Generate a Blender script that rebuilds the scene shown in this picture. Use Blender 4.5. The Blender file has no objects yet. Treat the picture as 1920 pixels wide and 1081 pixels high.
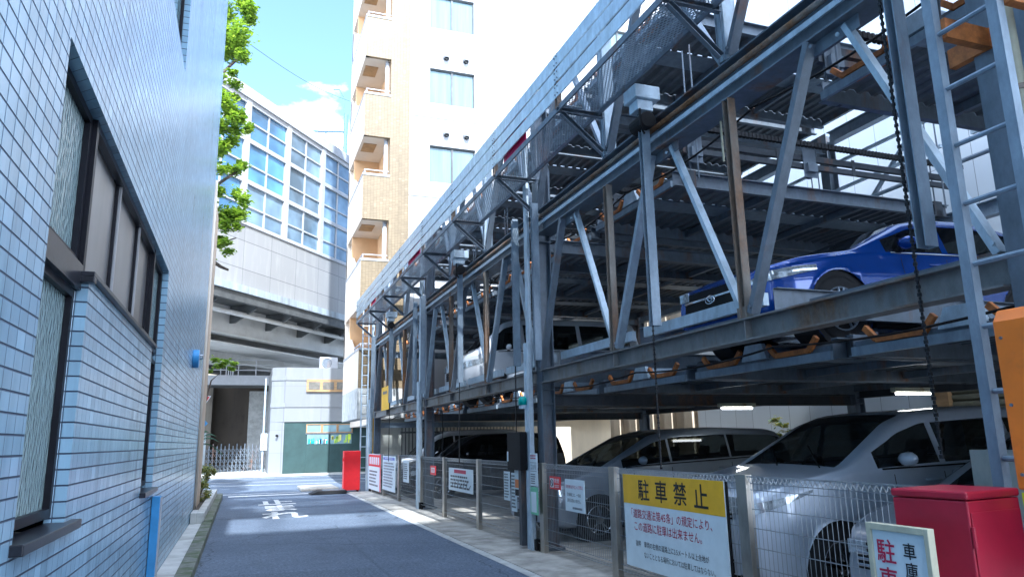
import bpy, bmesh, math, random
from mathutils import Vector, Matrix
random.seed(7)
rad = math.radians
S = bpy.context.scene
C = S.collection
# ------------------------------------------------------------------ camera, sky, sun, exposure
F_PX, YAW, PITCH, ROLL, CAM_H = 1356.0, rad(20.3), rad(11.85), rad(-1.1), 1.5
cd = bpy.data.cameras.new('camera'); cam = bpy.data.objects.new('camera', cd); C.objects.link(cam)
fw = Vector((math.sin(YAW)*math.cos(PITCH), math.cos(YAW)*math.cos(PITCH), math.sin(PITCH)))
r0 = Vector((math.cos(YAW), -math.sin(YAW), 0)); u0 = r0.cross(fw)
rt = math.cos(ROLL)*r0 + math.sin(ROLL)*u0; up = -math.sin(ROLL)*r0 + math.cos(ROLL)*u0
M = Matrix((rt, up, -fw)).transposed().to_4x4(); M.translation = (0, 0, CAM_H)
cam.matrix_world = M
cd.sensor_width = 36.0; cd.lens = F_PX/1920*36; cd.clip_start = 0.05; cd.clip_end = 3000
S.camera = cam
S.view_settings.view_transform = 'Standard'; S.view_settings.look = 'None'
S.view_settings.exposure = 1.92; S.view_settings.gamma = 1.0
S.view_settings.use_white_balance = True; S.view_settings.white_balance_temperature = 5450; S.view_settings.white_balance_tint = 10
SUN_DIR = Vector((0.06, 1.0, -1.15)).normalized()      # travel of the light: from behind the camera
sd = bpy.data.lights.new('sun', 'SUN'); sd.energy = 3.4; sd.angle = rad(0.53); sd.color = (1.0, 0.95, 0.86)
so = bpy.data.objects.new('sun', sd); C.objects.link(so); so.rotation_euler = SUN_DIR.to_track_quat('-Z', 'Y').to_euler()
W = bpy.data.worlds.new('World'); S.world = W; W.use_nodes = True
nt = W.node_tree; nt.nodes.clear()
def wn(t, **k):
    n = nt.nodes.new(t)
    for a, b in k.items(): setattr(n, a, b)
    return n
sky = wn('ShaderNodeTexSky'); sky.sky_type = 'NISHITA'; sky.sun_disc = False
sky.sun_elevation = rad(49); sky.sun_rotation = rad(183); sky.air_density = 1.0; sky.dust_density = 2.2; sky.ozone_density = 2.0
tc = wn('ShaderNodeTexCoord'); mp = wn('ShaderNodeMapping'); mp.inputs['Scale'].default_value = (1, 1, 2.0)
nz = wn('ShaderNodeTexNoise'); nz.inputs['Scale'].default_value = 2.6; nz.inputs['Detail'].default_value = 9; nz.inputs['Roughness'].default_value = 0.56
L = nt.links.new
def wm(op, a, b=None):
    n = wn('ShaderNodeMath', operation=op)
    for i, v in enumerate((a, b)):
        if v is None: continue
        if isinstance(v, (int, float)): n.inputs[i].default_value = v
        else: L(v, n.inputs[i])
    return n.outputs[0]
L(tc.outputs['Generated'], mp.inputs['Vector']); L(mp.outputs[0], nz.inputs['Vector'])
sx = wn('ShaderNodeSeparateXYZ'); L(tc.outputs['Generated'], sx.inputs[0])
back = wm('MULTIPLY', wm('SUBTRACT', 0.35, sx.outputs[1]), 0.26)            # bright cloud added out of view behind the viewer, for fill light
dist = wn('ShaderNodeVectorMath', operation='DISTANCE'); L(tc.outputs['Generated'], dist.inputs[0]); dist.inputs[1].default_value = (0.083, 0.925, 0.37)
bank = wm('MULTIPLY', wm('MAXIMUM', wm('SUBTRACT', 0.13, dist.outputs['Value']), 0), 2.4)   # the cloud beside the mast
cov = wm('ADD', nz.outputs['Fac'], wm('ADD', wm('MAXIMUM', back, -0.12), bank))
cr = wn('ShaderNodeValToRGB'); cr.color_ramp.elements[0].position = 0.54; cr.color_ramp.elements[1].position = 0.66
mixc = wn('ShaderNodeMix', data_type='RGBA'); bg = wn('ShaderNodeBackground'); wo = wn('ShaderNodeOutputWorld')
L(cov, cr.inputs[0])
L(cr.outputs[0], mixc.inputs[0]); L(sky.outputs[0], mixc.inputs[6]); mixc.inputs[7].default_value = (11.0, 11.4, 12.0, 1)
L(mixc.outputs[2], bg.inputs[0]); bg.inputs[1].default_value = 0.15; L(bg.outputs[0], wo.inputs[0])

# ------------------------------------------------------------------ helpers
ROOT = {}
class MB:
    def __init__(s, M=None): s.v = []; s.f = []; s.M = M
    def add(s, vs, fs):
        b = len(s.v); s.v += [Vector(p) for p in vs]; s.f += [tuple(b+i for i in f) for f in fs]
    def box(s, x0, x1, y0, y1, z0, z1):
        s.add([(x0,y0,z0),(x1,y0,z0),(x1,y1,z0),(x0,y1,z0),(x0,y0,z1),(x1,y0,z1),(x1,y1,z1),(x0,y1,z1)],
              [(0,3,2,1),(4,5,6,7),(0,1,5,4),(1,2,6,5),(2,3,7,6),(3,0,4,7)])
        return s
    def quad(s, a, b, c, d): s.add([a,b,c,d],[(0,1,2,3)]); return s
    def bar(s, p, q, w, h, up=(0,0,1), off=(0,0)):
        p, q = Vector(p), Vector(q); d = (q-p).normalized(); u = Vector(up)
        if abs(d.dot(u)) > .98: u = Vector((1,0,0))
        r = d.cross(u).normalized(); t = r.cross(d)
        p = p + r*off[0] + t*off[1]; q = q + r*off[0] + t*off[1]
        vs = [e + r*a*w/2 + t*b*h/2 for e in (p,q) for a,b in ((-1,-1),(1,-1),(1,1),(-1,1))]
        s.add(vs, [(0,1,2,3),(7,6,5,4),(0,4,5,1),(1,5,6,2),(2,6,7,3),(3,7,4,0)]); return s
    def hbeam(s, p, q, h, b, tf=.014, tw=.01, up=(0,0,1)):
        s.bar(p, q, b, tf, up, (0, h/2-tf/2)); s.bar(p, q, b, tf, up, (0, -h/2+tf/2)); s.bar(p, q, tw, h-2*tf-.002, up); return s
    def chan(s, p, q, h, b, t=.01, up=(0,0,1), sgn=1):
        s.bar(p, q, t, h, up); s.bar(p, q, b, t, up, (sgn*(b/2+t/2+.001), h/2-t/2)); s.bar(p, q, b, t, up, (sgn*(b/2+t/2+.001), -h/2+t/2)); return s
    def tube(s, pts, r, n=8, cap=True):
        pts = [Vector(p) for p in pts]; rings = []
        for i, p in enumerate(pts):
            d = (pts[min(i+1,len(pts)-1)] - pts[max(i-1,0)]).normalized()
            u = Vector((0,0,1)) if abs(d.z) < .95 else Vector((1,0,0))
            a = d.cross(u).normalized(); b = a.cross(d)
            rr = r[i] if isinstance(r, (list,tuple)) else r
            rings.append([p + a*rr*math.cos(t*2*math.pi/n) + b*rr*math.sin(t*2*math.pi/n) for t in range(n)])
        fs = []
        for i in range(len(pts)-1):
            for t in range(n): fs.append((i*n+t, i*n+(t+1)%n, (i+1)*n+(t+1)%n, (i+1)*n+t))
        if cap: fs.append(tuple(range(n-1,-1,-1))); fs.append(tuple((len(pts)-1)*n+t for t in range(n)))
        s.add([p for r_ in rings for p in r_], fs); return s
    def prism(s, poly, a0, a1, ax='y'):
        n = len(poly)
        def P(u, v, a): return {'y': (u,a,v), 'x': (a,u,v), 'z': (u,v,a)}[ax]
        s.add([P(u,v,a0) for u,v in poly] + [P(u,v,a1) for u,v in poly],
              [tuple(range(n)), tuple(range(2*n-1,n-1,-1))] + [(i, i+n, (i+1)%n+n, (i+1)%n) for i in range(n)]); return s
    def disc(s, c, ax, r, t, n=20):
        c, ax = Vector(c), Vector(ax).normalized(); s.tube([c, c+ax*t], r, n); return s
    def build(s, name, m, parent=None, smooth=False, bevel=0, fixn=True):
        vs = s.v if s.M is None else [s.M @ p for p in s.v]
        o_ = ROOT.get(parent.name, Vector()) if parent else Vector()
        me = bpy.data.meshes.new(name); me.from_pydata([p-o_ for p in vs], [], s.f)
        if fixn:
            bm = bmesh.new(); bm.from_mesh(me); bmesh.ops.recalc_face_normals(bm, faces=bm.faces); bm.to_mesh(me); bm.free()
        if smooth: me.polygons.foreach_set('use_smooth', [True]*len(me.polygons))
        me.materials.append(m)
        o = bpy.data.objects.new(name, me); C.objects.link(o)
        if parent: o.parent = parent; ROOT[o.name] = o_
        if bevel:
            b = o.modifiers.new('bevel','BEVEL'); b.width = bevel; b.segments = 2; b.limit_method = 'ANGLE'; b.angle_limit = rad(40)
        return o
def tag(o, label, cat, group=None, kind=None):
    o['label'] = label; o['category'] = cat
    if group: o['group'] = group
    if kind: o['kind'] = kind
    return o
def struct(o): o['kind'] = 'structure'; return o
def thing(name, label, cat, loc, group=None):
    o = bpy.data.objects.new(name, None); C.objects.link(o); o.location = loc; o.empty_display_size = .2
    ROOT[o.name] = Vector(loc); return tag(o, label, cat, group)
def copy_tree(o, loc, label, group=None):
    c = o.copy(); C.objects.link(c); c.location = loc; c['label'] = label
    if group: c['group'] = group
    for ch in o.children:
        k = ch.copy(); C.objects.link(k); k.parent = c
        for g in ch.children:
            d = g.copy(); C.objects.link(d); d.parent = k
    return c
def add_text(name, body, parent, mat_, org, ud, vd, w=None, h=None, anchor='c', bold=0.0, thick=0.0015, spacing=1.0, vertical=False):
    """lettering fitted into a w x h rectangle; org = its lower-left corner, ud/vd unit directions"""
    cu = bpy.data.curves.new('lettering', 'FONT'); cu.body = '\n'.join(body) if vertical else body; cu.offset = bold if body == '止まれ' and vertical else (.011 if len(body) == 1 else 0.0); cu.space_character = spacing
    cu.space_line = 1.0 if vertical else 1.2
    cu.resolution_u = 2
    t = bpy.data.objects.new('lettering', cu); C.objects.link(t)
    dg = bpy.context.evaluated_depsgraph_get(); me = bpy.data.meshes.new_from_object(t.evaluated_get(dg))
    bpy.data.objects.remove(t); bpy.data.curves.remove(cu)
    xs = [v.co.x for v in me.vertices]; ys = [v.co.y for v in me.vertices]
    x0, x1, y0, y1 = min(xs), max(xs), min(ys), max(ys)
    sx = w/(x1-x0); sy = h/(y1-y0) if h else sx
    ud, vd, org = Vector(ud), Vector(vd), Vector(org); n = ud.cross(vd)
    o_ = ROOT.get(parent.name, Vector()) if parent else Vector()
    for v in me.vertices: v.co = org + ud*((v.co.x-x0)*sx) + vd*((v.co.y-y0)*sy) + n*thick - o_
    me.materials.clear(); me.materials.append(mat_); me.name = name
    o = bpy.data.objects.new(name, me); C.objects.link(o)
    if parent: o.parent = parent; ROOT[o.name] = o_
    return o
def scribble(mb, org, ud, vd, w, h, rows, seed=0, fill=.75):
    """rows of tiny print too small to read: broken dashes"""
    rnd = random.Random(seed); org, ud, vd = Vector(org), Vector(ud), Vector(vd); n = ud.cross(vd)
    for r in range(rows):
        y = h*(1-(r+.75)/rows); hh = h/rows*.5; x = 0; end = w*rnd.uniform(fill, 1)
        while x < end:
            l = min(w*rnd.uniform(.04,.1), end-x); a = org+ud*x+vd*y+n*.0012
            mb.quad(a, a+ud*l, a+ud*l+vd*hh, a+vd*hh); x += l + w*.02
def grid(us, vs, holes):
    cells = []
    for i in range(len(us)-1):
        for j in range(len(vs)-1):
            cu, cv = (us[i]+us[i+1])/2, (vs[j]+vs[j+1])/2
            if not any(a<cu<b and c<cv<d for a,b,c,d in holes): cells.append((i,j))
    return cells
def facade(mb, org, ud, vd, U, V, holes, depth):
    """wall face with openings and their reveals; outward normal = ud x vd"""
    us = sorted(set([U[0],U[1]]+[h for a in holes for h in a[:2]])); vs = sorted(set([V[0],V[1]]+[h for a in holes for h in a[2:]]))
    us = [u for u in us if U[0]<=u<=U[1]]; vs = [v for v in vs if V[0]<=v<=V[1]]
    org, ud, vd = Vector(org), Vector(ud), Vector(vd); n = ud.cross(vd)
    P = lambda u,v,d=0: org+ud*u+vd*v-n*d
    cs = set(grid(us, vs, holes))
    for i,j in cs:
        a,b,c,d = us[i],us[i+1],vs[j],vs[j+1]
        mb.quad(P(a,c),P(b,c),P(b,d),P(a,d))
    for i in range(len(us)-1):
        for j in range(len(vs)-1):
            if (i,j) in cs: continue
            a,b,c,d = us[i],us[i+1],vs[j],vs[j+1]
            if (i-1,j) in cs: mb.quad(P(a,c),P(a,d),P(a,d,depth),P(a,c,depth))
            if (i+1,j) in cs: mb.quad(P(b,d),P(b,c),P(b,c,depth),P(b,d,depth))
            if (i,j-1) in cs: mb.quad(P(b,c),P(a,c),P(a,c,depth),P(b,c,depth))
            if (i,j+1) in cs: mb.quad(P(a,d),P(b,d),P(b,d,depth),P(a,d,depth))

# ------------------------------------------------------------------ materials
class NT:
    def __init__(s, name):
        s.m = bpy.data.materials.new(name); s.m.use_nodes = True; s.t = s.m.node_tree; s.b = s.t.nodes['Principled BSDF']
        s.tc = s.t.nodes.new('ShaderNodeTexCoord')
    def n(s, t, **k):
        x = s.t.nodes.new(t)
        for a,b in k.items(): setattr(x, a, b)
        return x
    def l(s, a, b): s.t.links.new(a, b)
    def math(s, op, a, b=None, clamp=False):
        x = s.n('ShaderNodeMath', operation=op); x.use_clamp = clamp
        for i, v in enumerate((a, b)):
            if v is None: continue
            if isinstance(v, (int,float)): x.inputs[i].default_value = v
            else: s.l(v, x.inputs[i])
        return x.outputs[0]
    def noise(s, scale, detail=4, rough=.6, stretch=(1,1,1), coord='Object'):
        mp = s.n('ShaderNodeMapping'); mp.inputs['Scale'].default_value = stretch; s.l(s.tc.outputs[coord], mp.inputs[0])
        x = s.n('ShaderNodeTexNoise'); x.inputs['Scale'].default_value = scale; x.inputs['Detail'].default_value = detail; x.inputs['Roughness'].default_value = rough
        s.l(mp.outputs[0], x.inputs['Vector']); return x.outputs['Fac']
    def ramp(s, fac, p0, p1, c0=(0,0,0,1), c1=(1,1,1,1)):
        r = s.n('ShaderNodeValToRGB'); e = r.color_ramp.elements; e[0].position = p0; e[1].position = p1; e[0].color = c0; e[1].color = c1
        s.l(fac, r.inputs[0]); return r.outputs[0]
    def mix(s, fac, a, b, mode='MIX'):
        x = s.n('ShaderNodeMix', data_type='RGBA', blend_type=mode)
        for i, v in ((0,fac),(6,a),(7,b)):
            if isinstance(v, (int,float)): x.inputs[i].default_value = v
            elif isinstance(v, tuple): x.inputs[i].default_value = v
            else: s.l(v, x.inputs[i])
        return x.outputs[2]
    def bump(s, h, dist=.01, strength=.5):
        b = s.n('ShaderNodeBump'); b.inputs['Distance'].default_value = dist; b.inputs['Strength'].default_value = strength
        s.l(h, b.inputs['Height']); s.l(b.outputs[0], s.b.inputs['Normal'])
def c4(c): return (c[0], c[1], c[2], 1)
def mat(name, col, rough=.6, metal=0, var=.12, scale=6, stretch=(1,1,1), bump=0, bscale=60, coat=0, dirt=None, dscale=2.5, dpos=(.52,.7), spec=.5, rvar=0):
    t = NT(name); base = c4(col)
    f = t.noise(scale, 5, .65, stretch)
    k0, k1 = 1-var*1.6, 1+var*1.2
    out = t.ramp(f, .3, .7, c4([x*k0 for x in col]), c4([min(1,x*k1) for x in col]))
    if dirt:
        out = t.mix(t.ramp(t.noise(dscale, 8, .68, stretch), *dpos), out, c4(dirt))
    t.l(out, t.b.inputs['Base Color'])
    t.b.inputs['Roughness'].default_value = rough; t.b.inputs['Metallic'].default_value = metal
    t.b.inputs['Specular IOR Level'].default_value = spec
    if rvar: t.l(t.ramp(f, .3, .7, c4([rough-rvar]*3), c4([rough+rvar]*3)), t.b.inputs['Roughness'])
    if coat: t.b.inputs['Coat Weight'].default_value = coat; t.b.inputs['Coat Roughness'].default_value = .04
    if bump: t.bump(t.noise(bscale, 3), .004, bump)
    return t.m
def tile_mat(name, col, joint, w, h, jw, jh, rough=.25, var=.12, uaxis='xy', bumpd=.004, dark=None):
    t = NT(name); sp = t.n('ShaderNodeSeparateXYZ'); t.l(t.tc.outputs['Object'], sp.inputs[0])
    u = t.math('ADD', sp.outputs[0], sp.outputs[1]) if uaxis == 'xy' else sp.outputs[0]
    v = sp.outputs[2]
    us, vs = t.math('DIVIDE', u, w), t.math('DIVIDE', v, h)
    fu, fv = t.math('FRACT', us), t.math('FRACT', vs)
    eu = t.math('MINIMUM', fu, t.math('SUBTRACT', 1, fu)); ev = t.math('MINIMUM', fv, t.math('SUBTRACT', 1, fv))
    mu = t.math('GREATER_THAN', eu, jw/w/2); mv = t.math('GREATER_THAN', ev, jh/h/2); m = t.math('MULTIPLY', mu, mv)
    cb = t.n('ShaderNodeCombineXYZ'); t.l(t.math('FLOOR', us), cb.inputs[0]); t.l(t.math('FLOOR', vs), cb.inputs[1])
    wn_ = t.n('ShaderNodeTexWhiteNoise'); t.l(cb.outputs[0], wn_.inputs['Vector'])
    tint = t.ramp(wn_.outputs['Value'], 0, 1, c4([x*(1-var) for x in col]), c4([min(1,x*(1+var)) for x in col]))
    big = t.ramp(t.noise(.9, 5, .6, (1,1,.5)), .3, .72, (.84,.84,.84,1), (1.05,1.05,1.05,1))
    tint = t.mix(1.0, tint, big, 'MULTIPLY')
    tint = t.mix(1.0, tint, t.ramp(t.noise(2.6, 8, .68, (1.4,1.4,.12)), .5, .78, (1,1,1,1), (.66,.66,.64,1)), 'MULTIPLY')
    odd = t.math('GREATER_THAN', wn_.outputs['Value'], .972)
    tint = t.mix(t.math('MULTIPLY', odd, .2), tint, c4([min(1,x*1.5+.05) for x in col]))
    t.l(t.mix(m, c4(joint), tint), t.b.inputs['Base Color'])
    rr = t.n('ShaderNodeMapRange'); t.l(m, rr.inputs[0]); rr.inputs[3].default_value = .9; rr.inputs[4].default_value = rough
    t.l(rr.outputs[0], t.b.inputs['Roughness'])
    hh = t.math('MINIMUM', t.math('MULTIPLY', eu, w*180), t.math('MULTIPLY', ev, h*180), True)
    t.bump(t.math('ADD', hh, t.math('MULTIPLY', wn_.outputs['Value'], .25)), bumpd, .7)
    return t.m
def panel_mat(name, col, joint, pw, ph, j=.012, rough=.55, uaxis='xy', dirt=(.3,.3,.28), streak=.5, M=None):
    """large panels with thin joints and faint vertical streaks"""
    t = NT(name); sp = t.n('ShaderNodeSeparateXYZ'); t.l(t.tc.outputs['Object'], sp.inputs[0])
    u = t.math('ADD', sp.outputs[0], sp.outputs[1]); v = sp.outputs[2]
    us, vs = t.math('DIVIDE', u, pw), t.math('DIVIDE', v, ph)
    fu, fv = t.math('FRACT', us), t.math('FRACT', vs)
    m = t.math('MULTIPLY', t.math('GREATER_THAN', fu, j/pw), t.math('GREATER_THAN', fv, j/ph))
    cb = t.n('ShaderNodeCombineXYZ'); t.l(t.math('FLOOR', us), cb.inputs[0]); t.l(t.math('FLOOR', vs), cb.inputs[1])
    wn_ = t.n('ShaderNodeTexWhiteNoise'); t.l(cb.outputs[0], wn_.inputs['Vector'])
    tint = t.ramp(wn_.outputs['Value'], 0, 1, c4([x*.94 for x in col]), c4([min(1,x*1.04) for x in col]))
    st = t.ramp(t.noise(2.2, 7, .62, (1.2,1.2,.18)), .52, .8, (0,0,0,1), (streak,streak,streak,1))
    tint = t.mix(st, tint, c4(dirt))
    t.l(t.mix(m, c4(joint), tint), t.b.inputs['Base Color']); t.b.inputs['Roughness'].default_value = rough
    t.bump(t.math('ADD', t.math('MULTIPLY', m, .6), t.math('MULTIPLY', t.noise(25, 3), .15)), .004, .5)
    return t.m
def steel(name, col, rough=.5, metal=.55, rust=(.57,.7), rcol=(.20,.085,.03), streak=(1,1,.25), rs=2.2):
    t = NT(name)
    f = t.noise(9, 6, .7, (1,1,.5))
    base = t.ramp(f, .3, .72, c4([x*.72 for x in col]), c4([x*1.18 for x in col]))
    rf = t.ramp(t.noise(rs, 9, .66, streak), *rust)
    fine = t.noise(24, 4, .7)
    rc = t.ramp(fine, .3, .7, c4([x*.55 for x in rcol]), c4([x*1.5 for x in rcol]))
    t.l(t.mix(rf, base, rc), t.b.inputs['Base Color'])
    t.l(t.math('MULTIPLY', t.math('SUBTRACT', 1, rf), metal), t.b.inputs['Metallic'])
    t.l(t.math('ADD', t.math('MULTIPLY', rf, .3), t.math('ADD', rough-.1, t.math('MULTIPLY', f, .2))), t.b.inputs['Roughness'])
    t.bump(fine, .002, .4)
    return t.m
def frosted(name, col, rough, scale, bump, metal=0.0):
    t = NT(name); t.b.inputs['Base Color'].default_value = c4(col); t.b.inputs['Roughness'].default_value = rough; t.b.inputs['Metallic'].default_value = metal
    mp = t.n('ShaderNodeMapping'); mp.inputs['Scale'].default_value = (1,1,.36); t.l(t.tc.outputs['Object'], mp.inputs[0])
    vo = t.n('ShaderNodeTexVoronoi'); vo.inputs['Scale'].default_value = scale; t.l(mp.outputs[0], vo.inputs['Vector'])
    t.bump(vo.outputs['Distance'], .012, bump); return t.m
def glass(name, col, rough=.03, var=.3, scale=.5, spec=.8):
    t = NT(name); f = t.noise(scale, 3)
    t.l(t.ramp(f, .35, .65, c4([x*(1-var) for x in col]), c4([x*(1+var) for x in col])), t.b.inputs['Base Color'])
    t.b.inputs['Roughness'].default_value = rough; t.b.inputs['Specular IOR Level'].default_value = spec
    t.bump(t.noise(1.3, 2), .01, .04); return t.m
def emit(name, col, s):
    t = NT(name); t.b.inputs['Emission Color'].default_value = c4(col); t.b.inputs['Emission Strength'].default_value = s
    t.l(t.ramp(t.noise(3), .2, .8, c4([x*.9 for x in col]), c4(col)), t.b.inputs['Base Color']); return t.m

def asphalt_mat():
    t = NT('asphalt'); big = t.noise(.35, 5, .6); mid = t.noise(3.2, 6, .7); fine = t.noise(24, 7, .9)
    a = t.ramp(fine, .38, .63, (.035,.05,.075,1), (.19,.235,.30,1))
    b = t.mix(1.0, a, t.ramp(big, .3, .7, (.72,.74,.78,1), (1.2,1.18,1.15,1)), 'MULTIPLY')
    b = t.mix(1.0, b, t.ramp(mid, .3, .75, (.82,.82,.84,1), (1.12,1.12,1.1,1)), 'MULTIPLY')
    b = t.mix(1.0, b, t.ramp(t.noise(1.1, 7, .7, (1,.25,1)), .56, .74, (1,1,1,1), (.62,.62,.62,1)), 'MULTIPLY')
    vo = t.n('ShaderNodeTexVoronoi'); vo.feature = 'DISTANCE_TO_EDGE'; vo.inputs['Scale'].default_value = .23
    mp = t.n('ShaderNodeMapping'); t.l(t.tc.outputs['Object'], mp.inputs[0])
    nn = t.n('ShaderNodeTexNoise'); nn.inputs['Scale'].default_value = 1.2; t.l(t.tc.outputs['Object'], nn.inputs['Vector'])
    va = t.n('ShaderNodeVectorMath', operation='ADD'); t.l(mp.outputs[0], va.inputs[0]); t.l(nn.outputs['Color'], va.inputs[1]); t.l(va.outputs[0], vo.inputs['Vector'])
    crack = t.ramp(vo.outputs['Distance'], .0, .0035, (.35,.35,.35,1), (1,1,1,1))
    b = t.mix(1.0, b, crack, 'MULTIPLY')
    t.l(b, t.b.inputs['Base Color']); t.b.inputs['Roughness'].default_value = .72; t.b.inputs['Specular IOR Level'].default_value = .4
    t.bump(fine, .006, .9); return t.m
m_asph = asphalt_mat()
m_apron = mat('apron_concrete', (.40,.375,.325), .85, var=.25, scale=3, bump=.5, bscale=40, dirt=(.13,.115,.09), dscale=1.3, dpos=(.5,.75))
m_kerb = mat('kerb_stone', (.17,.175,.15), .9, var=.3, scale=8, bump=.8, bscale=30, dirt=(.075,.095,.045), dscale=3, dpos=(.42,.6))
m_conc = mat('pale_concrete', (.46,.46,.43), .85, var=.15, scale=4, bump=.5, bscale=30, dirt=(.2,.19,.16), dscale=1.4, dpos=(.52,.8))
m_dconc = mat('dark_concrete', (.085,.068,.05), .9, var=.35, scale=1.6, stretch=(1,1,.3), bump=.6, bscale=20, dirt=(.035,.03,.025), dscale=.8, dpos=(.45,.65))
m_paint = mat('road_paint', (.62,.62,.6), .7, var=.15, scale=12, dirt=(.12,.125,.14), dscale=14, dpos=(.55,.66))
m_tile = tile_mat('blue_grey_tile', (.27,.42,.545), (.04,.06,.095), .115, .082, .0045, .0095, .22, .10)
m_tiley = tile_mat('yellow_tile', (.215,.16,.09), (.11,.08,.042), .11, .06, .007, .007, .4, .10)
m_blk = mat('dark_bronze_metal', (.008,.008,.012), .4, 0, var=.2, bump=.1, spec=.25)
m_sill = mat('dark_sill_metal', (.018,.019,.026), .3, .2, var=.3, scale=9, bump=.1)
m_alu = mat('silver_aluminium', (.55,.55,.56), .35, .9, var=.1, stretch=(1,1,.1), scale=20)
m_frost = frosted('figured_glass', (.25,.33,.33), .12, 42, .55)
m_panel = mat('matt_grey_panel', (.30,.285,.27), .34, .55, var=.25, scale=1.6, stretch=(1,1,.3), rvar=.06, bump=.06, bscale=12)
m_blue = mat('blue_paint', (.06,.25,.52), .38, var=.12, scale=4, bump=.1)
m_white = mat('white_plaster', (.35,.35,.348), .75, var=.05, scale=.5, stretch=(1,1,.3), bump=.15, bscale=50, dirt=(.30,.297,.29), dscale=.7, dpos=(.55,.85))
m_fjoint = mat('sealant_joint', (.2,.2,.2), .8)
m_cream = mat('cream_plaster', (.66,.57,.46), .8, var=.06, scale=1, bump=.15)
m_orangep = mat('apricot_plaster', (.66,.42,.22), .8, var=.08, scale=1, bump=.15)
m_wglass = glass('window_glass', (.20,.30,.33), .05, .25, .8)
m_blind = mat('curtain_behind_glass', (.125,.195,.215), .15, var=.14, scale=5, stretch=(1,1,.06), coat=.25)
m_sglass = glass('station_glass', (.08,.20,.36), .03, .55, .22)
m_stw = mat('white_frame', (.40,.41,.43), .5, var=.06)
m_sglass2 = glass('pale_station_glass', (.16,.24,.32), .04, .5, .35)
m_sglass3 = glass('deep_station_glass', (.09,.23,.41), .03, .45, .3)
m_fascia = panel_mat('white_fascia_panel', (.30,.30,.297), (.13,.13,.14), 3.1, 1.45, .03, .55, dirt=(.5,.5,.47), streak=.35)
m_edge = mat('streaked_blue_grey_steel', (.36,.41,.45), .6, .1, var=.18, scale=2, stretch=(1,1,.2), dirt=(.17,.15,.12), dscale=1.2, dpos=(.54,.72))
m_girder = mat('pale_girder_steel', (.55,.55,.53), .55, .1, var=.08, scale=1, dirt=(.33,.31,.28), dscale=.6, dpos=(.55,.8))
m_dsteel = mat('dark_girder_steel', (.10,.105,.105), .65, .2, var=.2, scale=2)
m_greyp = panel_mat('grey_stone_panel', (.205,.213,.217), (.16,.16,.165), 1.78, 1.1, .02, .5, dirt=(.3,.3,.29), streak=.4)
m_dgreen = mat('dark_green_cladding', (.032,.065,.062), .5, .1, var=.15, scale=1.5)
m_wood = mat('tan_timber', (.36,.22,.10), .6, var=.2, scale=14, stretch=(.2,.2,1))
m_yel = mat('yellow_paint', (.78,.44,.008), .45, var=.06)
m_signw = mat('sign_white', (.66,.74,.76), .4, var=.04, dirt=(.5,.55,.55), dscale=2, dpos=(.6,.9))
m_ink = mat('black_ink', (.012,.012,.014), .5, var=.1)
m_redink = mat('crimson_ink', (.45,.012,.06), .5, var=.1)
m_red = mat('red_paint', (.70,.015,.02), .4, var=.08, scale=2, dirt=(.42,.01,.02), dscale=1.6, dpos=(.5,.8))
m_crim = mat('crimson_paint', (.38,.008,.032), .42, var=.14, scale=2.5, dirt=(.24,.005,.022), dscale=1.4, dpos=(.45,.75), bump=.08, bscale=8)
m_or = mat('orange_paint', (.80,.20,.012), .42, var=.10, scale=2, bump=.05, bscale=10, dirt=(.55,.15,.02), dscale=3.5, dpos=(.55,.75))
m_orust = mat('worn_orange_paint', (.45,.155,.035), .6, var=.25, scale=14, dirt=(.16,.05,.02), dscale=5, dpos=(.5,.68))
m_gal = steel('galvanised_steel', (.27,.33,.39), .42, .35, (.63,.8))
m_galb = steel('bright_galvanised_steel', (.48,.57,.64), .40, .25, (.68,.85))
m_plank = steel('parapet_galvanised_sheet', (.62,.70,.76), .34, .75, (.66,.85))
m_stl = steel('weathered_steel', (.165,.195,.23), .45, .35, (.55,.72))
m_rust = steel('rusty_steel', (.24,.22,.19), .55, .45, (.40,.60), (.19,.09,.035))
m_gird = steel('stained_girder_steel', (.215,.215,.21), .5, .4, (.52,.68), (.16,.095,.05))
m_dk = steel('dark_steel', (.075,.083,.095), .5, .5, (.56,.74))  # darkest of the steel tones, with rust patches
m_deck = steel('deck_sheet', (.15,.165,.18), .5, .3, (.58,.76), streak=(1,.3,1))
m_ss = mat('brushed_stainless', (.48,.45,.39), .33, .85, var=.22, scale=3, stretch=(1,1,.5), bump=.05, dirt=(.30,.26,.20), dscale=3, dpos=(.5,.8))
m_wire = mat('galvanised_wire', (.33,.36,.38), .4, .7, var=.1)
m_chain = mat('greasy_black_chain', (.02,.02,.022), .45, .5, var=.3, scale=40)
m_rub = mat('black_rubber', (.018,.018,.019), .8, var=.2, scale=20)
m_bplast = mat('black_plastic', (.008,.008,.009), .6, var=.15, spec=.2)
m_teal = mat('teal_paint', (.02,.38,.33), .4, var=.1)
m_pipe = mat('old_cream_pipe', (.52,.50,.36), .55, var=.12, dirt=(.28,.14,.05), dscale=4, dpos=(.6,.72))
m_cglass = glass('car_glass', (.012,.014,.016), .02, .4, 1.2, 1.0)
_t = m_cglass.node_tree; _tr = _t.nodes.new('ShaderNodeBsdfTransparent'); _tr.inputs[0].default_value = (.42,.46,.46,1); _ms = _t.nodes.new('ShaderNodeMixShader'); _ms.inputs[0].default_value = .45
_t.links.new(_t.nodes['Principled BSDF'].outputs[0], _ms.inputs[1]); _t.links.new(_tr.outputs[0], _ms.inputs[2]); _t.links.new(_ms.outputs[0], _t.nodes['Material Output'].inputs[0])
m_seat = mat('grey_seat_cloth', (.10,.10,.105), .9, var=.2)
m_silver = mat('silver_car_paint', (.33,.38,.45), .30, .4, var=.03, coat=1)
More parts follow.
